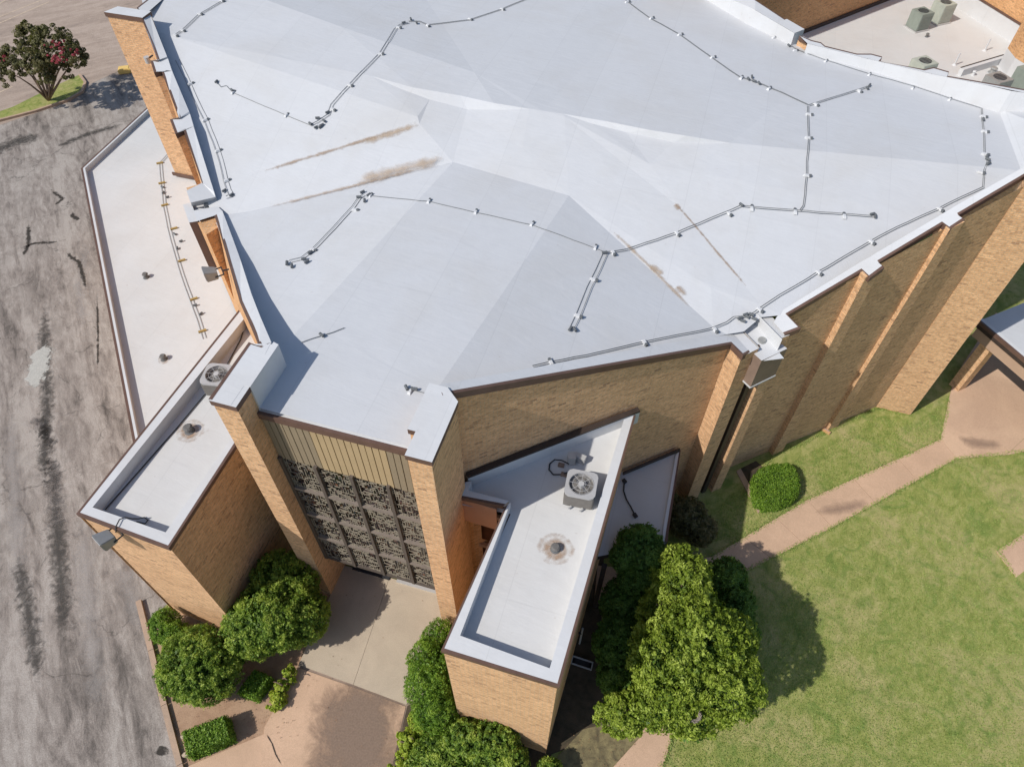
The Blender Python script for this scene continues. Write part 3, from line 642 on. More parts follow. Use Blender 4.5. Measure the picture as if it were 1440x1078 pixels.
soft = set(nb(['vt', 'vb', 'b', 'c0', 'e0', 'dm', 'w1', 'lo0', 'e1', 'f1', 'f0', 'ul0', 'ul1', 't1', 'up0', 'c1', 'd1', 'bk1', 'bk2', 'bk0']))
strong = set(t1+b1_+t2_+b2_); nf = len(facets); Amat = np.zeros((nv+sum(len(f) for f in facets), nv+3*nf)); bvec = np.zeros(Amat.shape[0])
for i_ in range(nv): wgt = .06 if i_ in soft else (3.0 if i_ in strong else 1.0); Amat[i_, i_] = wgt; bvec[i_] = wgt*q0_[i_]
rw_ = nv
for fi, f in enumerate(facets):
    for i_ in f:
        u_, v_ = V2[i_].x/1000, V2[i_].y/1000; Amat[rw_, i_] = 4; Amat[rw_, nv+3*fi:nv+3*fi+3] = [-4, -4*u_, -4*v_]; rw_ += 1
sol = np.linalg.lstsq(Amat*100, bvec*100, rcond=None)[0][:nv]; Zold = list(Z)
Z = [CH+ray(p.x, p.y).z/q for p, q in zip(V2, sol)]
Z[idx['w1']] += .04; Z[idx['e0']] -= .10; Z[idx['dm']] -= .04
rmb = MB(); tris = []; rp3 = []
for p, og in zip(vo, orig):
    z = Z[og[0]] if og else 9.5; rp3.append(at(p.x, p.y, z))
print('ROOF', {k: (round(Zold[idx[k]], 2), round(Z[idx[k]], 2)) for k in names})
for f in fo_: rmb.face([rp3[i] for i in f]); tris.append(f)
roof = rmb.build('roof', M['white'], church)
bvh = BVHTree.FromPolygons([tuple(p) for p in rp3], [tuple(f) for f in tris])
def on_roof(u, v, off=.0, zdef=9.5):
    h = bvh.ray_cast(Vector((0, 0, CH)), ray(u, v).normalized())
    p = h[0] if h[0] is not None else at(u, v, zdef)
    return p+Vector((0, 0, off))
# front fillet between roof and left parapet, and the roof drain troughs
MB().prism([W(-.1, .54, ZP+.008), W(.045, .54, ZP+.008), W(.045, 1.8, ZP+.008), W(-.1, 1.84, ZP+.008)], 9.0).build('parapet_inner_face', CP, church)
# right drain: floor, side cheeks, leader head and downpipe
fa4 = [drop(pa[2], 7.68), drop(b0, 7.68), drop(b0+bn*1.25, 7.86), drop(pa[2]+bn*1.25, 7.86)]
MB().face([fa4[0]-bn*.3, fa4[1]-bn*.3, fa4[2], fa4[3]]).build('drain_trough', CP, church)
ck = -bd*.012; MB().face([drop(b0, 7.3)+ck-bn*.02, drop(b0+bn*1.25, 7.3)+ck, drop(b0+bn*1.25, 8.16)+ck, drop(b0, 8.16)+ck-bn*.02]).build('trough_cheek', CP, church)
MB().face([drop(b0, 7.2)-bn*.012, drop(b1, 7.2)-bn*.012, drop(b1, 7.21)-bn*.012, drop(b0, 7.21)-bn*.012]) 
gl = [drop(pa[2], 7.9)+ck*-1.2, drop(pa[2]+bn*.75, 7.9)-ck]
MB().face([gl[0], gl[1], drop(gl[1], 7.45), drop(gl[0], 7.45)]).build('trough_edge', M['lgrey'], church)
lh_t = L3([(1060, 497, 7.72), (1071, 507, 7.72), (1107, 490, 7.72), (1096, 480, 7.72)])
lh = MB(); bz = 6.58; lh.prism(lh_t, bz, 0, 1); lh = lh.build('leader_head', [M['taupe'], M['coping']], church)
MB().prism([p+Vector((0, 0, -1.12)) for p in offset(lh_t, -.015, True)], bz-.03).build('leader_head_rim', M['coping'], lh)
MB().prism([lh_t[0].lerp(lh_t[1], .3)*1, lh_t[0].lerp(lh_t[1], .75), lh_t[3].lerp(lh_t[2], .6), lh_t[3].lerp(lh_t[2], .3)], 0).build('downpipe', M['darkbrown'], lh) if False else None
q0 = pa[2]+(b0-drop(pa[2], b0.z))*.45; q0.z = 0
MB().box(W(10.92, 7.22, 0), .16, .2, 6.2, AX+R(41)).build('downpipe', M['darkbrown'], church)
ov = MB(); oc = at(1071, 480, 7.72); ov.cyl(oc, oc+Vector((0, 0, .09)), .13, .10, 12); ov.build('drain_strainer', M['grey'], church)
# left drain
MB().face(L3([(268, 286, 7.95), (313, 277, 7.95), (322, 300, 7.75), (266, 311, 7.75)])).build('drain_trough', CP, church)
MB().face(L3([(262, 268, 8.45), (284.5, 257, 8.45), (303, 277, 8.25), (268, 285, 8.3)])).build('coping', CP, church)
MB().face(L3([(268, 283.5, 8.3), (303, 276, 8.25), (306, 284, 7.95), (270, 291, 7.95)])).build('trough_cheek', M['white'], church)
MB().face(L3([(277, 311, 8.1), (302, 303, 8.1), (313, 297, 8.1), (306, 290, 8.1), (272, 296, 8.1)])).build('coping', CP, church)
lt = [(257, 288, 8.0), (269, 284.5, 8.0), (278, 311, 8.0), (266, 313, 8.0)]
lhl = MB(); lhl.prism(L3(lt), 6.1, 0, 1); lhl = lhl.build('leader_head', [M['brown'], M['coping']], church)
vt_ = at(291, 290, 7.95); MB().cyl(vt_, vt_+Vector((0, 0, .1)), .1, .07).build('drain_strainer', M['grey'], church)

# --- back right parapet and the far parapets
def rise(u, v, vt):                           # point on the roof and the point straight above it that the photo shows at height vt
    b = on_roof(u, v); lo, hi = b.z, b.z+2.5
    for _ in range(30):
        m = (lo+hi)/2
        if proj((b.x, b.y, m))[1] > vt: lo = m
        else: hi = m
    return Vector((b.x, b.y, b.z-.25)), Vector((b.x, b.y, lo))
def back_parapet(pts, outer_px):
    q = [rise(*p) for p in pts]; mb = MB()
    for a, b in zip(q, q[1:]): mb.face([a[0], b[0], b[1], a[1]])
    mb.build('parapet_inner_face', CP, church)
    T = [k[1] for k in q]; us = [proj(t)[0] for t in T]; zs = [t.z for t in T]; zf = lambda u: float(np.interp(u, us, zs))
    O_ = [at(u, v, zf(u)+.004) for u, v in outer_px]
    I_ = []
    for (u, v), o_ in zip(outer_px, O_):
        ti = float(np.interp(u, us, range(len(us)))); k = min(int(ti), len(T)-2); I_.append(T[k].lerp(T[k+1], ti-k)+Vector((0, 0, .004)))
    coping(O_, I_, church, .17)
    wall([o_+Vector((.03, .06, -.12)) for o_ in O_], [drop(o_, 3.9)+Vector((.03, .06, 0)) for o_ in O_], church); return q
back_parapet([(1131, 75, 61.5), (1215, 97, 83), (1300, 124, 104), (1370, 147.5, 119.5), (1404, 158.5, 128), (1450, 157, 134), (1515, 154, 146)],
  [(1124, 50), (1141, 57), (1154, 60), (1160, 65), (1205, 76), (1225, 76), (1240, 80), (1238, 87), (1300, 98), (1313, 95), (1334, 101), (1332, 107), (1372, 114), (1440, 126), (1515, 138)])
qb = back_parapet([(992, -1, -14), (1050, 34, 11), (1112, 64, 47)], [(1000, -30), (1062, 0), (1112, 33), (1124, 36)])
qd = (qb[-1][1]-qb[-2][1]); qn = Vector((-qd.y, qd.x, 0)).normalized(); qn = qn if qn.y > 0 else -qn
eb = [qb[-1][0], qb[-1][0]+qn*.55, qb[-1][1]+qn*.55, qb[-1][1]]; MB().face(eb).build('parapet_end', CP, church)
MB().face([qb[-1][1]+Vector((0, 0, .008)), eb[2]+Vector((0, 0, .008)), eb[2]-qd.normalized()*.9+Vector((0, 0, .008)), qb[-1][1]-qd.normalized()*.9+Vector((0, 0, .008))]).build('coping', CP, church)
MB().face([on_roof(1112, 66, .03), on_roof(1132, 76, .03), at(1146, 58, 8.1), at(1126, 50, 8.1)]).build('drain_trough', CP, church)
coping(L3([(193, 11, 10.0), (225, -14, 9.9)]), L3([(205, 20, 10.0), (237, -8, 9.9)]), church, .17)

# stains on the roof (dirt lines by the drains)
def roof_stain(path, wd, mt, name='dirt_stain'):
    P_ = []
    for i in range(len(path)-1):
        n = max(2, int(math.hypot(path[i+1][0]-path[i][0], path[i+1][1]-path[i][1])/12))
        for k in range(n): P_.append((path[i][0]+(path[i+1][0]-path[i][0])*k/n, path[i][1]+(path[i+1][1]-path[i][1])*k/n))
    P_.append(path[-1]); c = [on_roof(*p) for p in P_]; L = offset(c, wd/2); Rr = offset(c, -wd/2)
    def snap(p):
        h = bvh.ray_cast(Vector((p.x, p.y, 30)), Vector((0, 0, -1))); return Vector((p.x, p.y, (h[0].z if h[0] is not None else p.z)+.012))
    L = [snap(p) for p in L]; Rr = [snap(p) for p in Rr]; mb = MB(); n = len(c)
    for i in range(n-1): mb.face([Rr[i], Rr[i+1], L[i+1], L[i]], 0, [(i/(n-1), 0), ((i+1)/(n-1), 0), ((i+1)/(n-1), 1), (i/(n-1), 1)])
    return mb.build(name, M[mt], church)
roof_stain([(340, 251), (400, 232), (470, 211), (540, 189), (594, 172)], .30, 'rust2')
roof_stain([(500, 205), (550, 188), (596, 174)], .55, 'rust')
roof_stain([(345, 300), (420, 282), (500, 262), (570, 244), (640, 228)], .34, 'rust2')
roof_stain([(480, 266), (540, 247), (600, 232), (642, 222)], .9, 'rust')
roof_stain([(935, 270), (975, 315), (1010, 357), (1040, 392), (1064, 420)], .16, 'rust2')
roof_stain([(948, 286), (957, 296)], .35, 'rust2')
roof_stain([(850, 315), (900, 362), (950, 412), (985, 447)], .22, 'rust')
roof_stain([(910, 372), (935, 388)], .35, 'rust'); roof_stain([(950, 400), (966, 418)], .4, 'rust2')

# ================================================================== LEFT WING
ZW = 6.5
wingL = thing('side_wing', 'narrow brick wing with white roof beside the drive, left of the big window', 'building')
wo = A([(108, 722), (237, 770), (336, 618), (372, 560), (365, 487), (345, 425)], ZW)
wl = [wo[0], wo[1], wo[2]]
wall([drop(wo[0]+Vector((.03, .03, 0)), ZW-.1), drop(wo[1]+Vector((-.02, .04, 0)), ZW-.1), drop(wo[2]+Vector((-.04, 0, 0)), ZW-.1)], [drop(wo[0]+Vector((.03, .03, 0))), drop(wo[1]+Vector((-.02, .04, 0))), drop(wo[2]+Vector((-.04, 0, 0)))], wingL)
wall([drop(wo[0], ZW-.1), drop(wo[5], ZW-.1)], [drop(wo[0]), drop(wo[5])], wingL)
ZF = ZW-.38
MB().face([drop(p, ZF) for p in (wo[0]+Vector((.15, .1, 0)), wo[1]+Vector((-.08, .14, 0)), wo[2]+Vector((-.1, 0, 0)), W(.1, 1.0), W(-.3, 1.9), wo[5]+Vector((.3, .2, 0)))]).build('flat_roof', M['lowwhite'], wingL)
co_ = [wo[5], wo[0], wo[1], wo[2]]; ww = [.42, .42, .42, .16]
ci_ = [at(352, 437, ZW), at(130, 713, ZW), at(233, 748, ZW), at(328, 612, ZW)]
coping(co_, ci_, wingL, .13, ZF)
# ================================================================== RIGHT WING
wingR = thing('side_wing', 'narrow brick wing with white flat roof carrying the grey condenser unit', 'building')
ro = A([(711, 712), (621, 914), (786, 965), (899, 563)], 6.55)
tl = A([(698, 713), (643, 698), (651, 678), (651, 665)], 6.55)
flr = [drop(p, 6.17) for p in (ro[0]+Vector((.12, 0, 0)), ro[1]+Vector((.14, .1, 0)), ro[2]+Vector((-.1, .14, 0)), ro[3]+Vector((.15, .35, 0)), tl[3]+Vector((0, .35, 0)), tl[2], tl[1])]
MB().face(flr).build('flat_roof', M['lowwhite'], wingR)
inn = A([(718, 706), (647, 893), (773, 939), (880, 583), (888, 572)], 6.55)
coping([ro[0], ro[1], ro[2], ro[3]], [inn[0], inn[1], inn[2], A([(882, 574)], 6.55)[0]], wingR, .13, 6.17)
coping([ro[0]+Vector((-.05, .02, 0)), tl[1], tl[2]], [A([(716, 704)], 6.55)[0], A([(658, 689)], 6.55)[0], A([(663, 676)], 6.55)[0]], wingR, .13, 6.17)
rb = [p for p in ro]
sh = lambda p, dx, dy: drop(p+Vector((dx, dy, 0)), 6.45)
cw_ = [sh(ro[0], .03, 0), sh(ro[1], .03, .03), sh(ro[2], -.03, .03), sh(ro[3], -.03, 0)]
wall(cw_, [drop(p) for p in cw_], wingR)
# flashing where the wing roof meets the church wall
fl_a = W(4.35, 1.72, 6.55); fl_b = W(8.12, 4.98, 6.55)
MB().box((fl_a+fl_b)/2+Vector((0, 0, -.45)), (fl_b-fl_a).length, .13, .50, AX+math.atan2(4.98-1.72, 8.12-4.35)).build('wall_cant', CP, wingR)
MB().box((fl_a+fl_b)/2+Vector((0, 0, .05)), (fl_b-fl_a).length, .15, .07, AX+math.atan2(4.98-1.72, 8.12-4.35)).build('wall_flashing', M['darkbrown'], wingR)
# entrance under the wing edge: lintel, posts, doors
eu0 = at(645, 700, 6.4); eu1 = at(698, 716, 6.4); ed = (eu1-eu0).normalized(); ea = math.atan2(ed.y, ed.x)
MB().prism([eu0, eu1, eu1+Vector((0, .3, 0)), eu0+Vector((0, .3, 0))], 5.3).build('lintel', M['lintel'], wingR)
ent = thing('entrance_door', 'dark brown wooden double doors in the recess between pylon and right wing', 'door')
wall([eu0+Vector((-.1, 1.0, -1)), eu1+Vector((.5, 1.0, -1))], [drop(eu0+Vector((-.1, 1.0, 0))), drop(eu1+Vector((.5, 1.0, 0)))], ent, 'back_panel', M['darkbrown'])
for k in range(2):
    c = eu0.lerp(eu1, .25+.55*k)+Vector((0, .9, 0)); MB().box((c.x, c.y, 0), .62, .05, 2.2, ea).build('door_leaf', M['door'], ent)
    MB().box((c.x, c.y, 2.7), .62, .05, 1.5, ea).build('upper_panel', M['door'], ent)
for zz in (2.3, 4.3): c = eu0.lerp(eu1, .5)+Vector((0, .85, 0)); MB().box((c.x, c.y, zz), 1.5, .1, .16, ea).build('rail', M['beam'], ent)

# ================================================================== LOW CANOPY right of the right wing
can = thing('entrance_canopy', 'low white flat roof in shade wedged between right wing and church wall', 'canopy')
cp = A([(876, 665), (957, 632), (940, 745), (938, 762), (842, 782), (850, 772)], 3.3)
cpx = [cp[0]+Vector((-.6, .3, 0)), cp[1], cp[2], A([(930, 795)], 3.3)[0], A([(838, 775)], 3.3)[0], cp[5]+Vector((-.5, 0, 0))]
MB().prism([drop(p, 3.22) for p in [cp[0]+Vector((-.3, .5, 0)), cp[1], cp[2], cp[3], cp[4]+Vector((-.2, 0, 0))]], 3.0, 1, 0, bottom=True).build('flat_roof', [M['lowwhite'], M['darkbrown']], can)
coping([cp[1], cp[2], cp[3]], A([(950, 640), (933, 740), (931, 760)], 3.3), can, .25, 3.22)
c_ = A([(876, 667), (955, 634)], 3.3); MB().box((c_[0]+c_[1])/2, (c_[1]-c_[0]).length, .05, .14, math.atan2((c_[1]-c_[0]).y, (c_[1]-c_[0]).x)).build('wall_flashing', M['darkbrown'], can)
for c in ((925, 795), (850, 795)):
    p = at(c[0], c[1], 3.0); MB().box((p.x, p.y, .035), .14, .14, 2.97, AX).build('post', M['darkbrown'], can)

# ================================================================== LOW ROOF ANNEX on the left
anx = thing('low_annex', 'low annex along the drive with a wide white flat roof', 'building')
lp = A([(187, 610), (116, 240), (207, 157), (262, 105)], 3.5)
pts = [lp[0], lp[1], lp[3], W(-12.0, 15), W(-9, 11), W(-6.0, 7.8), W(-3.0, 4.6), W(-2.6, 3.9)]
MB().face([drop(p, 3.4) for p in [lp[0]+(lp[0]-lp[1]).normalized()*3]+pts[1:]+[W(-4, 2)]]).build('flat_roof', M['lowwhite'], anx)
l0 = lp[0]+(lp[0]-lp[1]).normalized()*2.5
io = [Vector((p.x, p.y, 3.62)) for p in (l0, lp[1], lp[3])]; ii = offset(io, -.15); ii = ii if (ii[0]-W(-3, 5)).length < (offset(io, .15)[0]-W(-3, 5)).length else offset(io, .15)
coping(io, ii, anx, .14, 3.4)
wall([Vector((p.x, p.y, 3.5)) for p in (l0, lp[1], lp[3])], [drop(p) for p in (l0, lp[1], lp[3])], anx)

# ================================================================== REAR ANNEX (top right) and porte-cochere
ZR = 4.0
rear = thing('rear_annex', 'rear brick block with sunken white flat roof holding the equipment', 'building')
MB().face(A([(1090, 60), (1133, 46), (1266, -6), (1300, -20), (1362, -22), (1442, 38), (1475, 80), (1500, 150), (1300, 150)], ZR)).build('flat_roof', M['lowwhite'], rear)
a_, b_ = at(1128, 47, ZR), at(1290, -16, ZR); d_ = (b_-a_)
wall([drop(a_-d_*1.2, 12), drop(b_+d_*.4, 12)], [drop(a_-d_*1.2, 0), drop(b_+d_*.4, 0)], rear, 'brick_wall', M['brick2'])
MB().box(((a_+b_)/2)+Vector((.03, -.06, 0)), d_.length*1.1, .06, .2, math.atan2(d_.y, d_.x)).build('wall_flashing', M['darkbrown'], rear)
MB().box(a_+Vector((-2.2, .3, 0)), .06, .06, 8, 0).build('downpipe', M['darkbrown'], rear) if False else None
pA, pB = at(1345, -20, ZR+.9), at(1437, 37, ZR+.9)
wall([pA, pB], [drop(pA, ZR), drop(pB, ZR)], rear, 'parapet_inner_face', CP)
nrm = Vector((pB.y-pA.y, -(pB.x-pA.x), 0)).normalized()
wall([drop(pA, 12)+nrm*-.02, drop(pB, 12)+nrm*-.02], [pA+nrm*-.02, pB+nrm*-.02], rear, 'brick_wall', M['brick2'])
MB().box((pA+pB)/2, (pB-pA).length, .08, .09, math.atan2((pB-pA).y, (pB-pA).x)).build('wall_flashing', M['brown'], rear)
pC, pD, pE, pF = at(1437, 37, ZR+.9), at(1417, 68, ZR+.9), at(1428, 82, ZR+.9), at(1422, 92, ZR+.9)
pG = at(1470, 108, ZR+.9)
wall([drop(p, 11) for p in (pC, pD)], [pC, pD], rear, 'brick_wall', M['brick2']); wall([drop(p, 11) for p in (pE+Vector((.02, 0, 0)), pD+Vector((.02, 0, 0)))], [pE, pD], rear, 'brick_wall', M['brick2'])
wall([drop(pE, 11), drop(pG, 11)], [pE, pG], rear, 'brick_wall', M['brick2'])
wall([pC, pD, pE, pG], [drop(p, ZR) for p in (pC, pD, pE, pG)], rear, 'parapet_inner_face', CP)
# divider parapet
dv0, dv1 = at(1353, 97, ZR+.35), at(1413, 79, ZR+.35); dd = (dv1-dv0)
MB().box(drop((dv0+dv1)/2, ZR), dd.length, .22, .35, math.atan2(dd.y, dd.x)).build('divider_parapet', CP, rear)
MB().box(drop((dv0+dv1)/2, ZR+.35)+Vector((-.03, .1, 0)), dd.length, .05, .03, math.atan2(dd.y, dd.x)).build('divider_trim', M['darkbrown'], rear)
pv = thing('drive_through_canopy', 'drive-through canopy with white roof and tan beam at the right edge', 'canopy')
ZC = 3.3
c0, c1 = at(1376, 450, ZC), at(1445, 508, ZC); cdv = (c1-c0).normalized(); cn = Vector((-cdv.y, cdv.x, 0))
if cn.x < 0: cn = -cn
MB().prism([drop(c0, ZC-.08), drop(c1+cdv*5, ZC-.08), drop(c1+cdv*5+cn*9, ZC-.08), drop(c0+cn*9, ZC-.08)], ZC-.3, 1, 0, bottom=True).build('flat_roof', [M['white'], M['darkbrown']], pv)
coping([c0, c1+cdv*5], [c0+cn*.22, c1+cdv*5+cn*.22], pv, .14, ZC-.08)
bm0 = c0+cn*.06+cdv*.1; MB().prism([drop(p, ZC-.15) for p in (bm0, bm0+cdv*8, bm0+cdv*8+cn*.3, bm0+cn*.3)], ZC-.75, bottom=True).build('beam', M['beam'], pv)
colp = at(1346, 551, 0); ctop = drop(bm0, 0)
k0 = at(1334, 540, 0); MB().prism([drop(k0, ZC-.75), drop(colp, ZC-.75), drop(colp+cn*.4, ZC-.75), drop(k0+cn*.4, ZC-.75)], 0).build('column', M['brick'], pv)
MB().prism([drop(p, ZC-.3) for p in (k0, k0+(k0-colp)*2, k0+(k0-colp)*2+cn*.2, k0+cn*.2)], ZC-.75).build('beam', M['darkbrown'], pv) if False else None

exec_marker = True
# ================================================================== ROOF EQUIPMENT
def copy_tree(o, parent=None):
    c = o.copy(); link(c, parent)
    for ch_ in list(o.children): copy_tree(ch_, c)
    return c
def rounded(sx, sy, r, n=4):
    out = []
    for cx, cy, a0 in ((sx/2-r, sy/2-r, 0), (-sx/2+r, sy/2-r, 90), (-sx/2+r, -sy/2+r, 180), (sx/2-r, -sy/2+r, 270)):
        for k in range(n+1): a = R(a0+90*k/n); out.append(Vector((cx+r*math.cos(a), cy+r*math.sin(a), 0)))
    return out
def condenser(label, loc, rz, s=.72, h=.62, body='acbody', top='actop', group=None):
    t = thing('condenser_unit', label, 'air conditioner', 'condenser units on the two wing roofs', loc, rz)
    b = MB(); o_ = rounded(s, s, .07); b.prism([p+Vector((0, 0, h*.92)) for p in o_], .06, cap=False); casing = b.build('casing', M[body], t)
    lv = MB()
    for k in range(11):
        z = .12+k*(h*.8-.1)/11; oo = rounded(s+.018, s+.018, .075); lv.prism([p+Vector((0, 0, z+.022)) for p in oo], z, bottom=True)
    lv.build('louvres', M[body], casing)
    # top plate with round opening
    tp = MB(); r = s*.425; hw = (s+.03)/2; m2 = 32; outer = []; ci2 = []
    for k in range(m2):
        a = 2*math.pi*k/m2; cx_, cy_ = math.cos(a), math.sin(a); q_ = hw/max(abs(cx_), abs(cy_)); q_ = min(q_, hw*1.27); outer.append(Vector((cx_*q_, cy_*q_, 0))); ci2.append(Vector((cx_*r, cy_*r, 0)))
    for i in range(m2):
        j = (i+1) % m2; zt = Vector((0, 0, h)); tp.face([outer[i]+zt, outer[j]+zt, ci2[j]+zt, ci2[i]+zt]); tp.face([outer[i]+zt*.9, outer[j]+zt*.9, outer[j]+zt, outer[i]+zt])
        tp.face([ci2[i]+zt, ci2[j]+zt, ci2[j]+zt*.8, ci2[i]+zt*.8])
    tp.build('top_plate', M[top], t)
    dk = MB(); dk.face([Vector((r*1.05*math.cos(2*math.pi*k/20), r*1.05*math.sin(2*math.pi*k/20), h*.62)) for k in range(20)]); dk.build('fan_well', M['dark'], t)
    gr = MB()
    for k in range(8): a = 2*math.pi*k/8; gr.cyl((.05*math.cos(a), .05*math.sin(a), h+.01), (r*math.cos(a), r*math.sin(a), h+.004), .006, n=4)
    for rr in (r*.35, r*.68, r*.97):
        gr.tube([(rr*math.cos(2*math.pi*k/24), rr*math.sin(2*math.pi*k/24), h+.01) for k in range(25)], .005, 4)
    gr.build('fan_grille', M['actop'], t)
    for k in range(4):
        a = 2*math.pi*k/4+.4; bl = MB(); e1 = Vector((math.cos(a), math.sin(a), 0)); e2 = Vector((-math.sin(a), math.cos(a), 0)); z0 = Vector((0, 0, h*.78))
        bl.face([z0+e1*.07-e2*.05, z0+e1*r*.85-e2*.12+Vector((0, 0, -.05)), z0+e1*r*.9+e2*.12+Vector((0, 0, .03)), z0+e1*.07+e2*.05+Vector((0, 0, .03))]); bl.build('fan_blade', M['blade'], t)
    MB().cyl((0, 0, h*.66), (0, 0, h+.02), .085, .075, 14).build('fan_motor', M['lgrey'], t)
    MB().box((0, 0, 0), s*1.02, .1, .06).box((0, s*.38, 0), s*1.02, .1, .06).box((0, -s*.38, 0), s*1.02, .1, .06).build('base_rail', M['grey'], t)
    return t
pAC = at(815, 697, 6.17); rA = AX+R(4)
ac1 = condenser('grey condenser unit with round fan on the right wing roof', pAC, rA, .74, .60)
for px_ in ((803, 712), (819, 716)):
    p = at(px_[0], px_[1], 6.25); 
    mb = MB().tube([p-pAC+Vector((0, .2, 0)), p-pAC, p-pAC+Vector((-.08, -.05, 0))], .025, 6)
    for i, v in enumerate(mb.v): mb.v[i] = Matrix.Rotation(-rA, 3, 'Z') @ v
    mb.build('foot_bracket', M['lgrey'], ac1)
hose = thing('refrigerant_hose', 'black hose looping out on the shaded roof beside the condenser unit', 'hose')
MB().tube([at(u, v, z) for u, v, z in [(800, 652, 6.5), (790, 647, 6.4), (780, 646, 6.22), (773, 652, 6.2), (772, 660, 6.2), (778, 667, 6.2), (790, 667, 6.2), (798, 664, 6.3)]], .02, 6).build('hose_line', M['dark'], hose)
for c in ((789, 655), (793, 668)): MB().box(at(c[0], c[1], 6.17), .16, .1, .08, AX).build('wooden_block', M['taupe'], hose)
jb = MB(); jb.box(at(803, 650, 6.17), .2, .2, .35, AX+.3).box(at(815, 648, 6.17), .3, .15, .25, AX-.2); jb.build('service_box', M['lgrey'], hose)
pAC2 = at(314, 545, ZF); condenser('condenser unit squeezed behind the left pylon on the narrow wing', pAC2, AX+R(10), .72, .62)
def rear_unit(px_, label, s, h, body, hole=True):
    p = at(px_[0], px_[1], ZR); t = thing('rooftop_unit', label, 'air conditioner', 'units on the rear flat roof', p, R(22))
    MB().box((0, 0, .06), s, s, h).build('casing', M[body], t, bevel=.02)
    MB().box((0, 0, 0), s*1.15, s*1.15, .06).build('base_pad', M['lgrey'], t)
    dk = MB(); dk.cyl((0, 0, h+.05), (0, 0, h+.075), s*.33, n=18); dk.build('fan_opening', M['dark'], t)
    g_ = MB()
    for k in range(5): y = (-2+k)*s*.12; g_.box((0, y, h+.078), s*.6, .012, .01)
    g_.build('grille', M[body], t)
    l_ = MB()
    for k in range(9): l_.box((0, -s/2-.004, .15+k*h*.09), s*.86, .012, .03).box((s/2+.004, 0, .15+k*h*.09), .012, s*.86, .03)
    l_.build('louvres', M[body], t); return t
rear_unit((1288, 40), 'darker green-grey cube-shaped unit nearest on the rear flat roof', .82, .86, 'ggrey')
rear_unit((1318, 30), 'taller pale grey unit behind the darker one on the rear flat roof', .85, .95, 'ggrey2')
rear_unit((1291, 108), 'grey unit mostly hidden behind the back parapet between two fins', .9, .75, 'ggrey2')
pz = at(1390, 132, ZR); rear_unit((1392, 134), 'grey unit cut off by the back parapet at the right', .9, .85, 'grey')
t = thing('rooftop_unit', 'large dark grey unit with a yellow disc sticker at the right edge', 'air conditioner', 'units on the rear flat roof', at(1442, 130, ZR), R(20))
MB().box((0, 0, 0), 1.3, 1.3, 1.1).build('casing', M['ggrey'], t, bevel=.02); MB().cyl((-.35, -.1, 1.1), (-.35, -.1, 1.115), .09, n=16).build('sticker', simple('yellow_disc', (.65, .5, .05)), t)
MB().box((.1, .3, 1.1), .5, .3, .06).build('hatch', M['grey'], t)
# standing pipes at the rear
for (bx_, tx_) in (((1342, 91.7), (1351, 76)), ((1384.5, 71.5), (1391, 60))):
    p = at(bx_[0], bx_[1], ZR); 
    t = thing('vent_pipe', 'thin white standing pipe on the rear roof, '+('nearer to the parapet' if bx_[0] < 1360 else 'farther right by the brick corner'), 'pipe', 'standing pipes on the rear roof', p)
    MB().cyl((0, 0, 0), (0, 0, .62), .035, n=8).build('pipe', M['coping'], t); MB().cyl((0, 0, 0), (0, 0, .07), .13, .05, 12).build('flashing', M['coping'], t)
def vent(px_, z, label, r=.09, h=.2, stain=.55, col='vent', group=None):
    p = at(px_[0], px_[1], z) if z is not None else on_roof(*px_)
    t = thing('roof_vent', label, 'vent', 'vents standing on the flat roofs', p)
    MB().cyl((0, 0, .0), (0, 0, .035), r*1.45, r*1.1, 16).build('flashing', M['clip'] if col == 'vent' else M[col], t)
    MB().cyl((0, 0, .03), (0, 0, h), r, r*.85, 12).build('pipe', M[col], t); MB().cyl((0, 0, h), (0, 0, h+.05), r*1.35, r*.9, 12).build('cap', M[col], t)
    if stain:
        q = MB(); s = stain; q.face([(-s, -s, .008), (s, -s, .008), (s, s, .008), (-s, s, .008)], 0, [(0, 0), (1, 0), (1, 1), (0, 1)]); q.build('dirt_ring', M['ring'], t)
    return t
vent((781, 772), 6.17, 'dark vent pipe in a brown ringed stain on the right wing roof', .09, .12, .62)
vent((267, 606), ZF, 'dark vent pipe with faint stain on the left wing roof', .10, .18, .55)
vent((206, 390), 3.4, 'small grey vent in the upper half of the low annex roof', .085, .16, .2)
vent((231, 505), 3.4, 'small grey vent in the lower half of the low annex roof', .085, .16, .3)
vent((1303, 52), ZR, 'tiny grey vent in front of the two rear rooftop units', .07, .14, 0)
vent((1395, 102), ZR, 'wide grey vent hood behind the divider on the rear roof', .14, .22, 0, 'grey')
vent((1368, 106), ZR, 'small white vent by the end of the divider on the rear roof', .07, .18, 0, 'coping')

# floodlights
def floodlight(label, loc, rz, s=.5, arm=None):
    t = thing('floodlight', label, 'light', 'floodlights on the building', loc, rz)
    b = MB(); hs = s/2
    fr_ = [Vector((-hs, -.30, .02)), Vector((hs, -.30, .02)), Vector((hs, -.30, .36)), Vector((-hs, -.30, .36))]
    bk_ = [Vector((-hs*.8, .02, -.02)), Vector((hs*.8, .02, -.02)), Vector((hs*.8, .05, .22)), Vector((-hs*.8, .05, .22))]
    b.face(fr_); b.face(bk_[::-1])
    for i in range(4): j = (i+1) % 4; b.face([fr_[i], bk_[i], bk_[j], fr_[j]])
    b.build('housing', M['grey'], t, bevel=.015)
    MB().box((0, -.31, .05), s*.84, .012, .27).build('lens', M['lgrey'], t)
    br_ = MB(); br_.tube([(-hs*.9, -.05, .1), (-hs*.9, .2, .12), (hs*.9, .2, .12), (hs*.9, -.05, .1)], .022, 6); br_.tube([(0, .2, .12), (0, .38, .1)], .025, 6); br_.build('bracket', M['dark'], t)
    return t
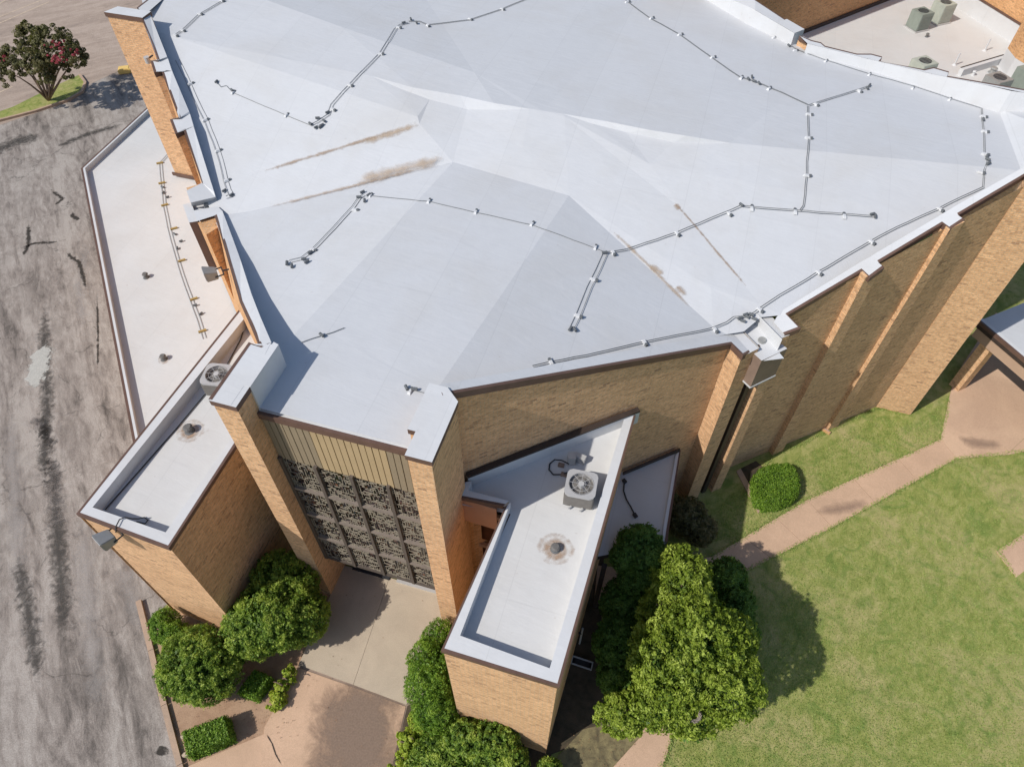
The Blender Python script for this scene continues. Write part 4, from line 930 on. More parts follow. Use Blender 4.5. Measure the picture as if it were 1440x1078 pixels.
floodlight('grey box floodlight hanging off the front edge of the left wing', at(163, 748, 6.35)+Vector((-.12, -.06, -.2)), R(-40), .42)
floodlight('grey box floodlight on the left wall of the church above the low roof', at(313, 372, 8.1)+Vector((-.25, -.1, -.35)), R(-62), .38)
tcm = thing('dome_camera', 'small round grey camera below the far left coping', 'camera', None, at(207, 84, 9.45)); 
MB().cyl((0, 0, -.12), (0, 0, .1), .09, .1, 12).build('dome', M['lgrey'], tcm); MB().tube([(0, 0, 0), (.2, .12, .1)], .03).build('arm', M['dark'], tcm)
fc = thing('power_cable', 'black cable curling over the front coping of the left wing', 'cable')
MB().tube([at(u, v, z) for u, v, z in [(163, 748, 6.4), (163, 740, 6.56), (168, 730, 6.56), (176, 727, 6.56), (186, 729, 6.3), (195, 729, 6.2), (203, 727, 6.15), (208, 731, 6.15), (204, 736, 6.15), (192, 733, 6.15)]], .016, 6).build('cable', M['dark'], fc)
cc2 = thing('power_cable', 'short bowed cable with plugs lying on the shaded canopy roof', 'cable')
MB().tube([at(u, v, 3.25) for u, v in [(878, 679), (877, 690), (881, 702), (887, 712), (892, 722)]], .022, 6).build('cable', M['dark'], cc2)
for c in ((878, 677), (893, 725)): MB().box(at(c[0], c[1], 3.23), .1, .14, .07, .5).build('plug', M['dark'], cc2)
cc3 = thing('power_cable', 'thin dark cable along the inner parapet foot of the left wing', 'cable')
MB().tube([at(u, v, ZF+.03) for u, v in [(148, 716), (200, 657), (250, 600), (290, 552), (318, 515), (338, 478), (344, 460)]], .018, 6).build('cable', M['dark'], cc3)

# conductor cables with their clips
wedge = MB(); wedge.face([(-.09, -.05, 0), (.07, -.05, 0), (.05, -.035, .06), (-.05, -.035, .06)]); wedge.face([(-.09, .05, 0), (-.05, .035, .06), (.05, .035, .06), (.07, .05, 0)])
wedge.face([(-.05, -.035, .06), (.05, -.035, .06), (.05, .035, .06), (-.05, .035, .06)]); wedge.face([(-.09, -.05, 0), (-.05, -.035, .06), (-.05, .035, .06), (-.09, .05, 0)])
wedge.face([(.07, -.05, 0), (.12, -.04, 0), (.12, -.03, .07), (.05, -.035, .06)], 1); wedge.face([(.07, .05, 0), (.05, .035, .06), (.12, .03, .07), (.12, .04, 0)], 1)
wedge.face([(.05, -.035, .06), (.12, -.03, .07), (.12, .03, .07), (.05, .035, .06)], 1); wedge.face([(.12, -.04, 0), (.12, .04, 0), (.12, .03, .07), (.12, -.03, .07)], 1)
clipmesh = wedge.mesh('cable_clip', [M['coping'], M['clip']])
wood_mb = MB().box((0, 0, 0), .24, .075, .06); woodmesh = wood_mb.mesh('wood_block', M['wood'])
conn = MB().cyl((-.07, 0, .05), (.07, 0, .05), .038, n=8); connmesh = conn.mesh('connector', M['clip'])
def cable(label, px, double=False, clips=(), conns=(), z=None, wood=False, sep=.05, group='conductor cables clipped to the roof'):
    t = thing('roof_cable', label, 'cable', group)
    def P_(u, v, off=.022): return on_roof(u, v, off) if z is None else at(u, v, z+off)
    fine = []
    for i in range(len(px)-1):
        n = max(1, int(math.hypot(px[i+1][0]-px[i][0], px[i+1][1]-px[i][1])/14))
        for k in range(n): fine.append((px[i][0]+(px[i+1][0]-px[i][0])*k/n, px[i][1]+(px[i+1][1]-px[i][1])*k/n))
    fine.append(px[-1]); c = [P_(*q) for q in fine]
    rr = random.Random(len(label))
    c = [p+Vector((rr.uniform(-.012, .012), rr.uniform(-.012, .012), 0)) for p in c]
    if double:
        for sgn in (-1, 1): MB().tube(offset(c, sgn*sep), .0085, 5).build('wire', M['cable'], t)
    else: MB().tube(c, .0095, 5).build('wire', M['cable'], t)
    for q in clips:
        o = bpy.data.objects.new('wood_block' if wood else 'cable_clip', woodmesh if wood else clipmesh); link(o, t); o.location = P_(q[0], q[1], .004)
        b_ = min(range(len(fine)-1), key=lambda i: (fine[i][0]-q[0])**2+(fine[i][1]-q[1])**2); d = c[b_+1]-c[b_]
        a = math.atan2(d.y, d.x)+math.pi/2; a = a if math.cos(a-R(20)) > 0 else a+math.pi; s_ = 1.0 if double else .85
        o.rotation_euler = (0, 0, a); o.scale = (s_*1.15, s_, s_)
    for q in conns:
        o = bpy.data.objects.new('connector', connmesh); link(o, t); o.location = P_(q[0], q[1], .01); o.rotation_euler = (0, 0, rr.uniform(0, 3))
    return t
cable('double cable rising from the left parapet to the top edge of the roof', [(330, -8), (318, 0), (280, 22), (258, 43), (246, 51)], True, [(312, 2), (281, 21), (257, 44), (247, 51)])
cable('long double cable just inside the left parapet ending in a loop', [(250, 85), (262, 110), (272, 132), (290, 170), (307, 213), (318, 255), (322, 268), (326, 275), (318, 278)], True, [(268, 119), (289, 170), (307, 213), (319, 255)], [(326, 276), (316, 270)], sep=.07)
cable('single cable with a kink at its left end in the upper left of the roof', [(305, 117), (311, 123), (318, 121), (327, 131), (403, 163), (437, 177)], False, [(328, 131), (403, 163)], [(305, 117), (327, 129)])
cable('double cable climbing to the top of the roof above the upper valley stain', [(437, 177), (447, 172), (462, 162), (467, 148), (492, 120), (535, 76), (556, 42), (563, 36), (575, 33)], True, [(448, 178), (468, 155), (492, 121), (535, 77), (560, 40)], [(437, 176), (445, 181), (453, 178), (447, 168), (456, 172), (461, 160), (568, 34), (578, 29)])
cable('thin cable running right from the bend to the top middle edge', [(575, 31), (590, 31), (602, 36), (660, 29), (705, 14), (750, -4)], True, [(602, 37), (661, 28), (706, 14)], [(586, 34)], sep=.025)
cable('double cable from the left front field up to the brown stain', [(404, 374), (410, 368), (425, 364), (440, 352), (470, 322), (498, 291), (505, 280), (512, 275)], True, [(440, 352), (499, 296)], [(404, 372), (411, 376), (428, 366), (437, 357), (505, 279), (513, 284), (519, 276), (510, 272), (432, 370)], sep=.055)
cable('single cable crossing the front field with five clips', [(519, 276), (560, 280), (603, 284), (668, 299), (748, 317), (836, 349), (852, 356)], False, [(521, 276), (603, 284), (669, 299), (748, 316), (837, 349)])
cable('short double cable dropping straight down from the junction', [(852, 356), (840, 380), (828, 405), (812, 445), (804, 462)], True, [(834, 394), (812, 445)], [(802, 464), (808, 465)], sep=.06)
cable('double cable from the junction across the right valley to the right field', [(852, 356), (868, 354), (880, 352), (952, 328), (1000, 308), (1030, 296), (1042, 290), (1060, 292), (1120, 297), (1185, 302), (1228, 305)], True, [(862, 356), (952, 329), (1025, 301), (1057, 294), (1118, 299), (1187, 305)], [(850, 357), (1042, 290), (1226, 303), (1230, 306)], sep=.035)
cable('vertical double cable linking the two right hand runs', [(1125, 297), (1130, 290), (1134, 245), (1137, 195), (1136, 150)], True, [(1134, 248), (1136, 195), (1137, 162)], sep=.022)
cable('short double cable slanting up from the corner below the back parapet', [(1137, 149), (1170, 139), (1208, 127), (1221, 123)], True, [(1147, 148), (1208, 129)], [(1222, 122), (1219, 126)], sep=.035)
cable('long cable from the top edge down to the right hand corner', [(872, -6), (882, 3), (915, 27), (955, 49), (1000, 81), (1040, 109), (1060, 115), (1100, 131), (1136, 148)], True, [(882, 4), (916, 27), (956, 50), (1002, 82), (1042, 111), (1081, 126)], [(1057, 110), (1060, 116), (1067, 119), (1052, 113)], sep=.018)
cable('double cable following the right eave over the roof drain', [(750, 516), (775, 510), (840, 497), (910, 481), (1000, 463), (1022, 454), (1032, 447), (1050, 446), (1062, 440), (1070, 433), (1110, 408), (1150, 384), (1225, 340), (1262, 320), (1320, 294), (1382, 264)], True, [(775, 511), (906, 482), (1005, 464), (1068, 436), (1151, 384), (1225, 341), (1321, 295)], [(1040, 449), (1044, 453), (1050, 447), (1056, 444), (1060, 450), (1048, 444)], sep=.03)
cable('upright cable with loops at the far right of the roof', [(1382, 264), (1384, 240), (1388, 228), (1384, 215), (1383, 190), (1381, 165), (1380, 153)], True, [(1384, 218), (1384, 186), (1382, 165), (1378, 243)], [(1388, 226), (1389, 232), (1387, 222), (1382, 170)], sep=.02)
cable('thin cable along the foot of the back right parapet', [(1380, 153), (1335, 139), (1285, 122), (1220, 104), (1160, 85), (1118, 70), (1108, 60), (1090, 52), (1040, 25), (1000, -4)], False, [(1335, 141), (1283, 125), (1222, 106), (1161, 87), (1118, 72), (1088, 54), (1040, 25)], [(1106, 60), (1109, 66), (1103, 57), (1110, 62)])
cable('tiny stub cable with one fitting near the front right pylon', [(574, 547), (582, 549), (606, 556)], False, [(577, 551)], [(572, 547), (583, 549)])
cable('faint cable leaving the left parapet shadow near the front', [(424, 482), (452, 473), (468, 468), (484, 462)], False, (), [(453, 473)])
lowc = cable('double cable on yellow wooden blocks down the low annex roof', [(238, 216), (226, 229), (228, 258), (232, 290), (238, 320), (247, 355), (256, 385), (270, 422), (280, 450), (288, 476)], True,
      [(225, 230), (228, 258), (232, 289), (245, 322), (256, 367), (273, 421), (285, 466)], [(229, 264), (236, 278), (246, 330), (255, 340), (250, 350), (275, 430), (283, 442), (230, 272)], z=3.4, wood=True, sep=.055)

# ================================================================== SMALL GROUND THINGS
t = thing('metal_frame', 'small pale rectangular metal frame lying by the foot of the right wing', 'frame', None, at(818, 933, 0))
fm = MB()
for (x, y, sx, sy) in ((0, -.11, .62, .035), (0, .11, .62, .035), (-.31, 0, .035, .25), (.31, 0, .035, .25)): fm.box((x, y, .08), sx, sy, .05)
fm.build('frame', M['lgrey'], t); MB().box((0, 0, .05), .56, .18, .03).build('infill', M['dark'], t); t.rotation_euler = (0, 0, R(-18))
for k in range(2): MB().box((-.25+.5*k, 0, 0), .05, .2, .08).build('foot', M['dark'], t)
t = thing('wall_pipe', 'short pale pipe upright against the shaded side of the right wing', 'pipe', None, at(818, 890, 1.0)); MB().cyl((0, 0, -.9), (0, 0, .4), .03, n=8).build('pipe', M['lgrey'], t); MB().box((-.05, 0, 0), .1, .06, .05).build('clamp', M['dark'], t)
t = thing('bollard_block', 'yellow painted block beside the far left brick corner', 'block', None, at(177, 101, 0), R(15)); MB().box((0, 0, 0), .75, .62, .25).build('block', M['yellow'], t, bevel=.04); MB().box((0, 0, .25), .5, .4, .02).build('cap', M['yellow'], t)
for i, c in enumerate([(1282, 0), (0, 0)][:0]): pass
for i, (u, v, l) in enumerate([(259, 1036, 'small pale stone beside the upper corner of the clipped hedge'), (262, 1062, 'small pale stone at the lower corner of the clipped hedge')]):
    mb = MB(); p = at(u, v, .02); mb.prism([Vector((.11*math.cos(a)*random.uniform(.7, 1.1), .08*math.sin(a)*random.uniform(.7, 1.1), .09)) for a in [k*math.pi/3 for k in range(6)]], -.02)
    o = mb.build('stone', M['stone']); o.location = p; tag(o, l, 'stone')
t = thing('ground_brick', 'orange brick lying at the foot of the last wall fin', 'brick', None, at(1161, 607, 0), .8); MB().box((0, 0, 0), .1, .32, .1).build('brick', M['brick2'], t); MB().box((.02, .0, .1), .06, .2, .02).build('mortar', M['curb'], t)

# ================================================================== VEGETATION
def leaves(name, centres, dirs, size, mat, parent, aspect=.55, tintbase=None, seed=0, up=.25, spread=.55):
    r_ = np.random.default_rng(seed); n = len(centres); c = np.asarray(centres, float); d = np.asarray(dirs, float)
    nr = d + r_.normal(0, spread, (n, 3)); nr[:, 2] += up; nr /= np.linalg.norm(nr, axis=1)[:, None]+1e-9
    a = r_.normal(0, 1, (n, 3)); a -= (a*nr).sum(1)[:, None]*nr; a /= np.linalg.norm(a, axis=1)[:, None]+1e-9; b = np.cross(nr, a)
    s = size*r_.uniform(.65, 1.35, n)[:, None]
    bend = nr*s*.18
    v = np.stack([c-a*s*.5, c-b*s*aspect*.5+bend, c+a*s*.5, c+b*s*aspect*.5+bend], 1).reshape(-1, 3)
    me = bpy.data.meshes.new(name); me.vertices.add(4*n); me.vertices.foreach_set('co', v.astype(np.float32).ravel())
    me.loops.add(4*n); me.loops.foreach_set('vertex_index', np.arange(4*n, dtype=np.int32)); me.polygons.add(n)
    me.polygons.foreach_set('loop_start', np.arange(0, 4*n, 4, dtype=np.int32)); me.polygons.foreach_set('loop_total', np.full(n, 4, dtype=np.int32))
    t = r_.uniform(.1, .9, n) if tintbase is None else np.clip(tintbase+r_.normal(0, .16, n), 0, 1)
    at_ = me.attributes.new('tint', 'FLOAT', 'POINT'); at_.data.foreach_set('value', np.repeat(t, 4).astype(np.float32))
    me.materials.append(mat); me.update(); me.validate(); o = bpy.data.objects.new(name, me); link(o, parent); return o
def crown(name, blobs, nclump, nleaf, size, mat, parent, cr=(.28, .5), seed=1, flat=1.0, core=None, fill=.3, rad=(.62, 1.0)):
    """blobs: (x,y,z,rx,ry,rz); clumps scattered over the blobs, leaves over the clumps"""
    r_ = np.random.default_rng(seed); bl = np.array(blobs, float); ar = (bl[:, 3]*bl[:, 4]+bl[:, 3]*bl[:, 5]+bl[:, 4]*bl[:, 5]); pick = r_.choice(len(bl), nclump, p=ar/ar.sum())
    d = r_.normal(0, 1, (nclump, 3)); d[:, 2] = np.abs(d[:, 2])*1.1-.35; d /= np.linalg.norm(d, axis=1)[:, None]
    radr = rad; rad = r_.uniform(radr[0], radr[1], nclump); rad[: int(nclump*fill)] *= r_.uniform(.4, .9, int(nclump*fill))
    cc = bl[pick, :3]+d*bl[pick, 3:6]*rad[:, None]; cs = r_.uniform(cr[0], cr[1], nclump); ct = r_.uniform(.2, .8, nclump)
    m = r_.integers(0, nclump, nleaf); dd = r_.normal(0, 1, (nleaf, 3)); dd /= np.linalg.norm(dd, axis=1)[:, None]
    rr = r_.uniform(.35, 1.0, nleaf)**.6
    p = cc[m]+dd*(cs[m]*rr)[:, None]*np.array([1, 1, .75*flat]); p[:, 2] = np.maximum(p[:, 2], .06)
    return leaves(name, p, dd*.6+d[m]*.6, size, mat, parent, tintbase=ct[m], seed=seed+50)
def shell(name, blobs, nleaf, size, mat, parent, seed=1, amp=.15, freq=3.0, depth=.10, aspect=.34):
    """dense leaf skin over the union of the blobs, its surface broken up by noise into tufts and dark hollows"""
    r_ = np.random.default_rng(seed); bl = np.array(blobs, float); ar = bl[:, 3]*bl[:, 4]+bl[:, 3]*bl[:, 5]+bl[:, 4]*bl[:, 5]
    n = int(nleaf*1.7); m = r_.choice(len(bl), n, p=ar/ar.sum()); d = r_.normal(0, 1, (n, 3)); d[:, 2] = d[:, 2]+.25; d /= np.linalg.norm(d, axis=1)[:, None]
    c = bl[m, :3]; rr = bl[m, 3:6]; q = c+d*rr
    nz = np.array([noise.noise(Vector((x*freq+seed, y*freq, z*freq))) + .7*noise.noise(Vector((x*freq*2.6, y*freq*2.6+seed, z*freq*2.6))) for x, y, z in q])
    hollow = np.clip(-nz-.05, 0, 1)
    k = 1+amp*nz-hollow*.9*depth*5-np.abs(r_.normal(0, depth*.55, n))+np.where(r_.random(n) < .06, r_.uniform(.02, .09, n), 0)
    p = c+d*rr*k[:, None]
    keep = (p[:, 2] > .03) & (r_.random(n) > hollow*2.0)
    for b in bl:
        e = ((p-b[:3])/b[3:6]); keep &= ((e**2).sum(1) > .5)
    p = p[keep][:nleaf]; d = d[keep][:nleaf]; nz = nz[keep][:nleaf]
    return leaves(name, p, d*.8, size, mat, parent, aspect=aspect, tintbase=np.clip(.42+nz*.8, .02, .98), seed=seed+50, up=.3, spread=.85)  # tint drops with the same noise: shade of the hollows put into leaf colour
def trunk(parent, base, tips, r=.09, name='trunk', mat='bark'):
    base = Vector(base); mb = MB(); rr = random.Random(3)
    for k, tp in enumerate(tips):
        tp = Vector(tp); mid = base.lerp(tp, .5)+Vector((rr.uniform(-.15, .15), rr.uniform(-.15, .15), .15))
        q = [base, base.lerp(mid, .5)+Vector((rr.uniform(-.05, .05),)*3), mid, mid.lerp(tp, .5)+Vector((0, 0, .08)), tp]
        mb.tube(q, [r, r*.8, r*.6, r*.4, r*.18], 7)
    return mb.build(name, M[mat], parent, smooth=True)
def Bb(u, v, z, r, ry=None, rz=None): p = at(u, v, z); return (p.x, p.y, p.z, r, ry or r, rz or r*.8)
# big bright tree on the lawn side
bt = thing('broadleaf_tree', 'large bright green tree with its long shadow falling on the lawn', 'tree', None, at(960, 960, 0)); b0_ = bt.location.copy()
def rel(bl, o): return [(x-o.x, y-o.y, z, rx, ry, rz) for (x, y, z, rx, ry, rz) in bl]
blobs = [Bb(958, 822, 3.5, .75, 1.0, .9), Bb(985, 895, 3.9, 1.05, 1.0, .9), Bb(1015, 960, 3.3, .95, .9, .9), Bb(940, 930, 3.6, .9, 1.0, .9), Bb(935, 985, 3.0, .85, .7, .8), Bb(875, 1005, 2.5, .65, .5, .6), Bb(975, 1000, 2.6, .85, .6, .7), Bb(930, 870, 3.1, .55, .9, .8), Bb(1030, 900, 3.2, .6, .7, .7)]
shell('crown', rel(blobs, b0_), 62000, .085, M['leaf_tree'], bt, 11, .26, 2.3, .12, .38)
crown('inner_foliage', rel([(x, y, z-.5, a*.8, b*.8, c*.7) for x, y, z, a, b, c in blobs], b0_), 80, 9000, .15, M['leaf_dark'], bt, (.25, .4), 12)  # darker leaf colour inside the crown stands in for shade in the gaps
crown('sprigs', rel(blobs, b0_), 700, 16000, .08, M['leaf_tree'], bt, (.04, .13), 15, fill=0, rad=(.98, 1.16))
trunk(bt, (0, 0, 0), [(x-b0_.x, y-b0_.y, z) for x, y, z, *_ in blobs[:7]], .13)
tn = thing('bird_nest', 'greyish twig nest in the lower part of the bright green tree', 'nest', None, at(975, 1005, 3.3)); mb = MB(); rr_ = random.Random(5)
for k in range(60): a = rr_.uniform(0, 6.28); b = a+rr_.uniform(.8, 2); mb.cyl((.17*math.cos(a), .17*math.sin(a), rr_.uniform(-.04, .08)), (.19*math.cos(b), .19*math.sin(b), rr_.uniform(-.04, .08)), .009, n=4, cap=False)
mb.build('twigs', simple('nest_twig', (.30, .25, .22), .9, .2, 8), tn)
def shrub(label, blobs, n, mat, size=.075, clumps=90, cr=(.14, .26), name='shrub', cat='shrub', seed=1, stem=True, group=None):
    o_ = Vector((sum(b[0] for b in blobs)/len(blobs), sum(b[1] for b in blobs)/len(blobs), 0)); t = thing(name, label, cat, group or ('shrubs round the church' if cat == 'shrub' else 'small trees beside the right wing'), o_)
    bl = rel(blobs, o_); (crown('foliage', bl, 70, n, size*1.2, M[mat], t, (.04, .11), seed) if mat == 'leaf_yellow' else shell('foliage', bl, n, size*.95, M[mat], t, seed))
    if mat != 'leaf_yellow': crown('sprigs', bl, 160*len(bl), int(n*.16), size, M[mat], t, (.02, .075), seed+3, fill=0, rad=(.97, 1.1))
    # a leafy inner body so that nothing shows through, tinted darkest as painted gap shade
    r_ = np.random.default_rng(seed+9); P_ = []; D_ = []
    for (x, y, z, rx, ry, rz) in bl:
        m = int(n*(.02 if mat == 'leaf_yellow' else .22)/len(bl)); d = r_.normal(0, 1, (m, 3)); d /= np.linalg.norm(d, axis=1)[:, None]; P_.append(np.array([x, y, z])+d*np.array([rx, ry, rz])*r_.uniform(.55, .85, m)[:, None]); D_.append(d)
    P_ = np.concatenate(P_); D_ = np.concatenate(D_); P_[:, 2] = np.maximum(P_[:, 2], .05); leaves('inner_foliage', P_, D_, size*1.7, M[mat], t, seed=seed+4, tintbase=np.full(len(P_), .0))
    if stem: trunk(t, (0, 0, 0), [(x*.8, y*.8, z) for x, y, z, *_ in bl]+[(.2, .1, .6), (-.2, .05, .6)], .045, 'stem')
    return t
shrub('big round shrub between left wing and porch, half in the wing shadow', [Bb(400, 820, 1.5, 1.0, .9, 1.1), Bb(385, 868, 1.6, 1.1, .95, 1.1), Bb(420, 865, 1.3, .85, .8, 1.0), Bb(355, 885, 1.4, .85, .8, 1.0)], 42000, 'leaf_shrub', .08, 130, (.14, .28), seed=21)
shrub('fully sunlit round shrub beside the kerb of the drive', [Bb(278, 930, 1.25, 1.0, .95, 1.0), Bb(290, 945, 1.1, .95, .85, .9), Bb(262, 945, 1.0, .75, .75, .85)], 36000, 'leaf_shrub', .07, 130, (.12, .22), seed=22)
shrub('small dark shrub at the foot of the left wing by the drive', [Bb(232, 880, .7, .42, .5, .6), Bb(247, 892, .7, .4, .4, .5)], 9000, 'leaf_hedge', .055, 60, (.08, .16), seed=23)
shrub('tall clipped shrub hugging the left side of the right wing', [Bb(618, 905, 1.3, .5, .6, 1.0), Bb(604, 935, 1.4, .6, .65, 1.1), Bb(602, 965, 1.4, .62, .65, 1.1), Bb(612, 1000, 1.2, .62, .6, 1.0), Bb(620, 950, 1.4, .5, .8, 1.1)], 30000, 'leaf_hedge', .055, 150, (.08, .16), seed=24)
shrub('light green shrub in front of the right wing, rightmost at the bottom edge', [Bb(690, 1045, 1.0, .75, .6, .85), Bb(655, 1040, 1.0, .6, .5, .8), Bb(715, 1070, .8, .5, .5, .7)], 24000, 'leaf_shrub', .085, 90, (.14, .26), seed=25)
shrub('low spreading shrub between the path and the right wing at the bottom edge', [Bb(620, 1062, .7, .75, .6, .6), Bb(600, 1085, .6, .6, .6, .5), Bb(650, 1095, .7, .7, .5, .6)], 22000, 'leaf_shrub', .075, 90, (.12, .22), seed=26)
shrub('yellow-green border plant along the path edge at the bottom', [Bb(572, 1045, .3, .28, .45, .3), Bb(562, 1080, .3, .3, .5, .3), Bb(585, 1020, .3, .25, .35, .3)], 7000, 'leaf_yellow', .07, 60, (.08, .16), seed=27)
shrub('small yellow-green plant at the corner of the porch slab', [Bb(408, 948, .25, .16, .3, .25), Bb(398, 965, .25, .2, .25, .25), Bb(388, 985, .2, .26, .3, .22)], 4000, 'leaf_yellow', .06, 40, (.06, .13), seed=28)
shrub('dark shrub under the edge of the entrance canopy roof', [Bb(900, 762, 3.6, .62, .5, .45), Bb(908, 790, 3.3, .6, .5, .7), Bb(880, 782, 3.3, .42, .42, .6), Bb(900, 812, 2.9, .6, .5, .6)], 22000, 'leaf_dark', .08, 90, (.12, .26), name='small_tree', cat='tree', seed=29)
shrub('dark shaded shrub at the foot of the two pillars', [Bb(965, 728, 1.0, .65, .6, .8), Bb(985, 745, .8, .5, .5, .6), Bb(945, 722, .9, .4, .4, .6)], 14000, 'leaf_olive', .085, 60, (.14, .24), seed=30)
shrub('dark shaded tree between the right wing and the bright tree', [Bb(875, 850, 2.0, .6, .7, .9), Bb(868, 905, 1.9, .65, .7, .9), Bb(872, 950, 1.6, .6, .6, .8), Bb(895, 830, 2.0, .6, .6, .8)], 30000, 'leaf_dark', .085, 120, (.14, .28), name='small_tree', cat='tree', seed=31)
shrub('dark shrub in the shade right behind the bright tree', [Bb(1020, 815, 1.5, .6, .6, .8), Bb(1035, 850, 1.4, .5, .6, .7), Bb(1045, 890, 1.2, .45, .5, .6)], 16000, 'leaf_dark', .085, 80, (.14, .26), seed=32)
shrub('low shrub tip beside the right wing corner at the bottom edge', [Bb(772, 1085, .5, .35, .35, .4)], 3500, 'leaf_shrub', .07, 30, (.08, .16), seed=33)
# clipped hedges
def hedge(label, corners, h, n, mat, size=.05, seed=3, rough=.03, top_round=.0):
    c = sum(corners, Vector())/len(corners); t = thing('clipped_hedge', label, 'hedge', 'clipped hedges round the church', drop(c)); r_ = np.random.default_rng(seed); m = len(corners); pts = [p-c for p in corners]
    P_ = []; D_ = []
    per = [(pts[(i+1) % m]-pts[i]).length for i in range(m)]; sa = sum(per)*h; ta = abs(sum(pts[i].x*pts[(i+1) % m].y-pts[(i+1) % m].x*pts[i].y for i in range(m)))/2
    nt_ = int(n*ta/(ta+sa)); ns = n-nt_
    for k in range(nt_):
        i = r_.integers(0, m); a, b = r_.random(), r_.random(); a, b = (a, b) if a+b < 1 else (1-a, 1-b); p = pts[i]*a+pts[(i+1) % m]*b
        e_ = min(1, (1-(a+b))*5) if top_round else 1; P_.append((p.x, p.y, h-(1-e_)**2*top_round+r_.normal(0, rough))); D_.append((0, 0, 1))
    pr_ = np.array(per)/sum(per)
    for k in range(ns):
        i = r_.choice(m, p=pr_); a = r_.random(); p = pts[i].lerp(pts[(i+1) % m], a); d = p.normalized(); z = r_.random()*(h-top_round*.8)
        q = p+d*r_.normal(0, rough); P_.append((q.x, q.y, z)); D_.append((d.x, d.y, .2))
    leaves('foliage', np.array(P_), np.array(D_), size, M[mat], t, seed=seed, aspect=.6)
    MB().prism([Vector((p.x*.93, p.y*.93, h-.05-top_round*.6)) for p in pts], 0).build('twig_body', simple('hedge_body_%d' % seed, (.03, .06, .012), .9, .3, 14), t)
    return t
hedge('small square-clipped hedge in the sandy bed at the bottom left', [drop(p) for p in A([(264, 1064), (325, 1040), (326, 1010), (262, 1032)], 0)] and [drop(p) for p in A([(266, 1062), (324, 1038), (317, 1008), (259, 1030)], .5)], .62, 9000, 'leaf_hedge', .055, 41)
hedge('low clipped hedge tucked below the two big left shrubs', [drop(p) for p in A([(338, 975), (362, 982), (382, 955), (360, 945)], .3)], .5, 5000, 'leaf_hedge', .055, 42)
ang = [k*math.pi/6 for k in range(12)]; ctr = at(1092, 680, .5); dU = at(1130, 672, .5)-ctr; dV = at(1087, 648, .5)-ctr
hedge('bright green rounded hedge on the lawn by the pillars', [drop(ctr+dU*(abs(math.cos(a))**.7*math.copysign(1, math.cos(a)))*.82+dV*.84*(abs(math.sin(a))**.7*math.copysign(1, math.sin(a)))) for a in ang], .62, 13000, 'leaf_hedge', .055, 43, .03, .12)
# flowering trees on the island
ct_ = at(68, 141, .1); cm = thing('crape_myrtle', 'multi-stemmed tree with dark leaves and pink-red flowers on the parking island', 'tree', None, ct_)
cb = [Bb(35, 82, 2.7, 1.3, 1.1, .9), Bb(72, 62, 3.4, 1.2, 1.0, .9), Bb(45, 55, 3.3, 1.1, 1.0, .8), Bb(98, 82, 2.9, 1.0, 1.0, 1.0), Bb(15, 105, 2.2, 1.0, .8, .7), Bb(80, 105, 2.2, 1.0, .9, .8), Bb(112, 84, 2.7, .7, .6, .8), Bb(55, 95, 2.7, 1.1, 1.0, .9)]
crown('crown', rel(cb, ct_), 420, 36000, .10, M['leaf_olive'], cm, (.08, .22), 61)
crown('blossom', rel([Bb(80, 66, 4.0, .6, .5, .2), Bb(96, 76, 3.8, .5, .5, .3), Bb(84, 86, 3.4, .5, .4, .3), Bb(2, 86, 3.1, .4, .4, .2), Bb(75, 84, 3.5, .4, .4, .2)], ct_), 46, 2200, .075, M['flower'], cm, (.03, .10), 62)
trunk(cm, (0, 0, 0), [(x-ct_.x, y-ct_.y, z) for x, y, z, *_ in cb]+[(.9, .5, 2.2), (1.4, .7, 2.0), (-.6, -.1, 2.4)], .075)
# tufts of grass that break the lawn edge and its surface
def tufts(name, n, region, mat, size, seed, zoff=.0):
    r_ = np.random.default_rng(seed); P_ = []
    while len(P_) < n:
        u, v = region(r_)
        P_.append(at(u, v, 0))
    P_ = np.array([(p.x, p.y, size*.35) for p in P_]); D_ = r_.normal(0, 1, (len(P_), 3)); D_[:, 2] *= .2
    o = leaves(name, P_, D_, size, mat, None, aspect=.35, seed=seed, up=0); o['kind'] = 'stuff'; return o
from mathutils.geometry import intersect_point_tri_2d
poly_l = [(1050, 815), (1190, 742), (1345, 652), (1450, 640), (1450, 1085), (935, 1085), (960, 1030), (1040, 1000)]
poly_l2 = [(1045, 765), (1135, 700), (1318, 614), (1330, 565), (1290, 590), (1230, 585), (1160, 625), (1080, 665), (1020, 700), (990, 760)]
def inpoly(u, v, P):
    c = False; j = len(P)-1
    for i in range(len(P)):
        if (P[i][1] > v) != (P[j][1] > v) and u < (P[j][0]-P[i][0])*(v-P[i][1])/(P[j][1]-P[i][1])+P[i][0]: c = not c
        j = i
    return c
def reg(P):
    us = [p[0] for p in P]; vs = [p[1] for p in P]
    def f(r_):
        while True:
            u, v = r_.uniform(min(us), max(us)), r_.uniform(min(vs), max(vs))
            if inpoly(u, v, P) and not (1395 < u and 742 < v < 815): return u, v
    return f
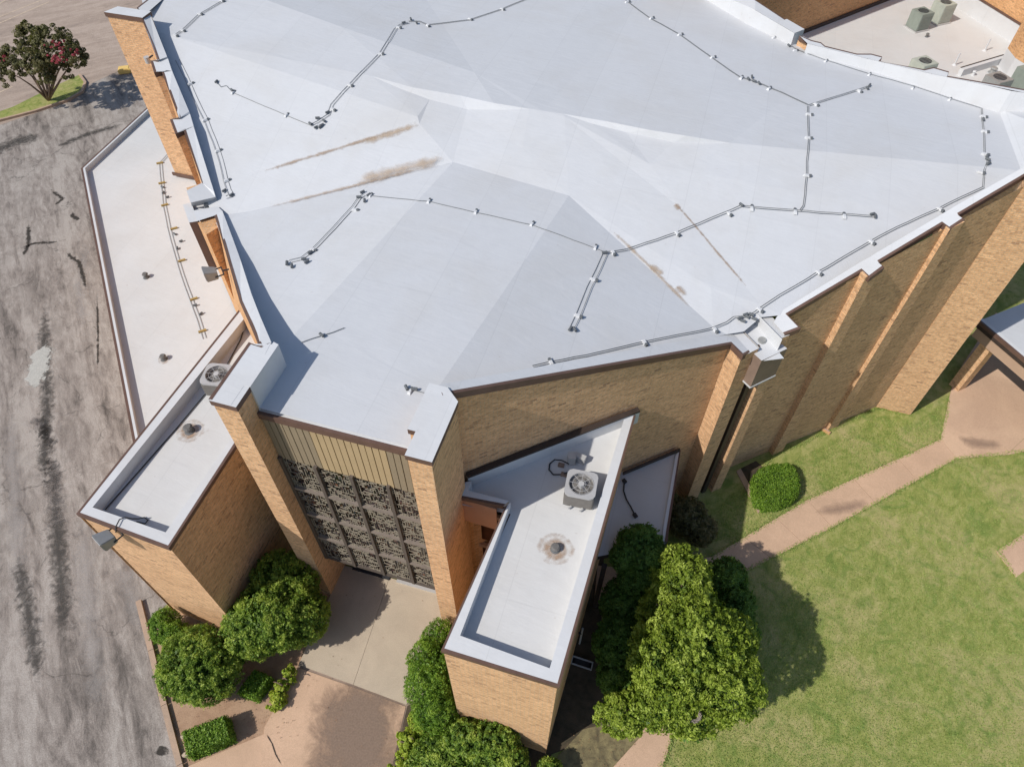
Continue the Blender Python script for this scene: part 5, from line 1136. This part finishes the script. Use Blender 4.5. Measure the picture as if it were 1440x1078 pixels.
tufts('grass', 36000, reg(poly_l), M['leaf_grass'], .05, 71); tufts('grass', 12000, reg(poly_l2), M['leaf_grass'], .05, 72)
tufts('island_weeds', 4000, reg([(5, 165), (60, 134), (108, 112), (118, 122), (112, 132), (60, 150)]), M['leaf_shrub'], .12, 73)

def edge_tufts(name, pts, n, seed, wd=.05):       # grass leaning over the paving edge
    r_ = np.random.default_rng(seed); L = A(pts, 0); cum = np.cumsum([0]+[(L[i+1]-L[i]).length for i in range(len(L)-1)]); P_ = []
    for q in r_.uniform(0, cum[-1], n):
        i = min(int(np.searchsorted(cum, q))-1, len(L)-2); i = max(i, 0); p = L[i].lerp(L[i+1], (q-cum[i])/(cum[i+1]-cum[i])); k = noise.noise(Vector((q*1.7, seed, 0)))*.06
        P_.append((p.x+r_.normal(0, wd)+k, p.y+r_.normal(0, wd)+k, .045))
    D_ = r_.normal(0, 1, (n, 3)); o = leaves(name, np.array(P_), D_, .06, M['leaf_grass'], None, aspect=.3, seed=seed, up=.2); o['kind'] = 'stuff'
edge_tufts('grass_edge', [(1040, 808), (1170, 742), (1345, 645), (1440, 635)], 2600, 81); edge_tufts('grass_edge', [(1000, 783), (1135, 703), (1322, 618), (1334, 560)], 2200, 82)
edge_tufts('grass_edge', [(955, 1012), (925, 1098)], 500, 83); edge_tufts('grass_edge', [(1440, 752), (1402, 775), (1428, 810)], 500, 84)
edge_tufts('grass_edge', [(1040, 705), (1086, 642), (1164, 608), (1232, 575), (1282, 586)], 1200, 85, .04)
# dry leaves and chips scattered over bed and paving
r_ = np.random.default_rng(91); P_ = []
for u0, u1, v0, v1, n in ((245, 420, 940, 1040, 150), (430, 640, 830, 1078, 40), (800, 900, 1030, 1078, 60)):
    for _ in range(n): p = at(r_.uniform(u0, u1), r_.uniform(v0, v1), 0); P_.append((p.x, p.y, .062))
o = leaves('leaf_litter', np.array(P_), np.tile((0, 0, 1.0), (len(P_), 1)), .035, simple('dry_leaf', (.22, .13, .07), .9, .4, 20), None, seed=92, spread=.15); o['kind'] = 'stuff'
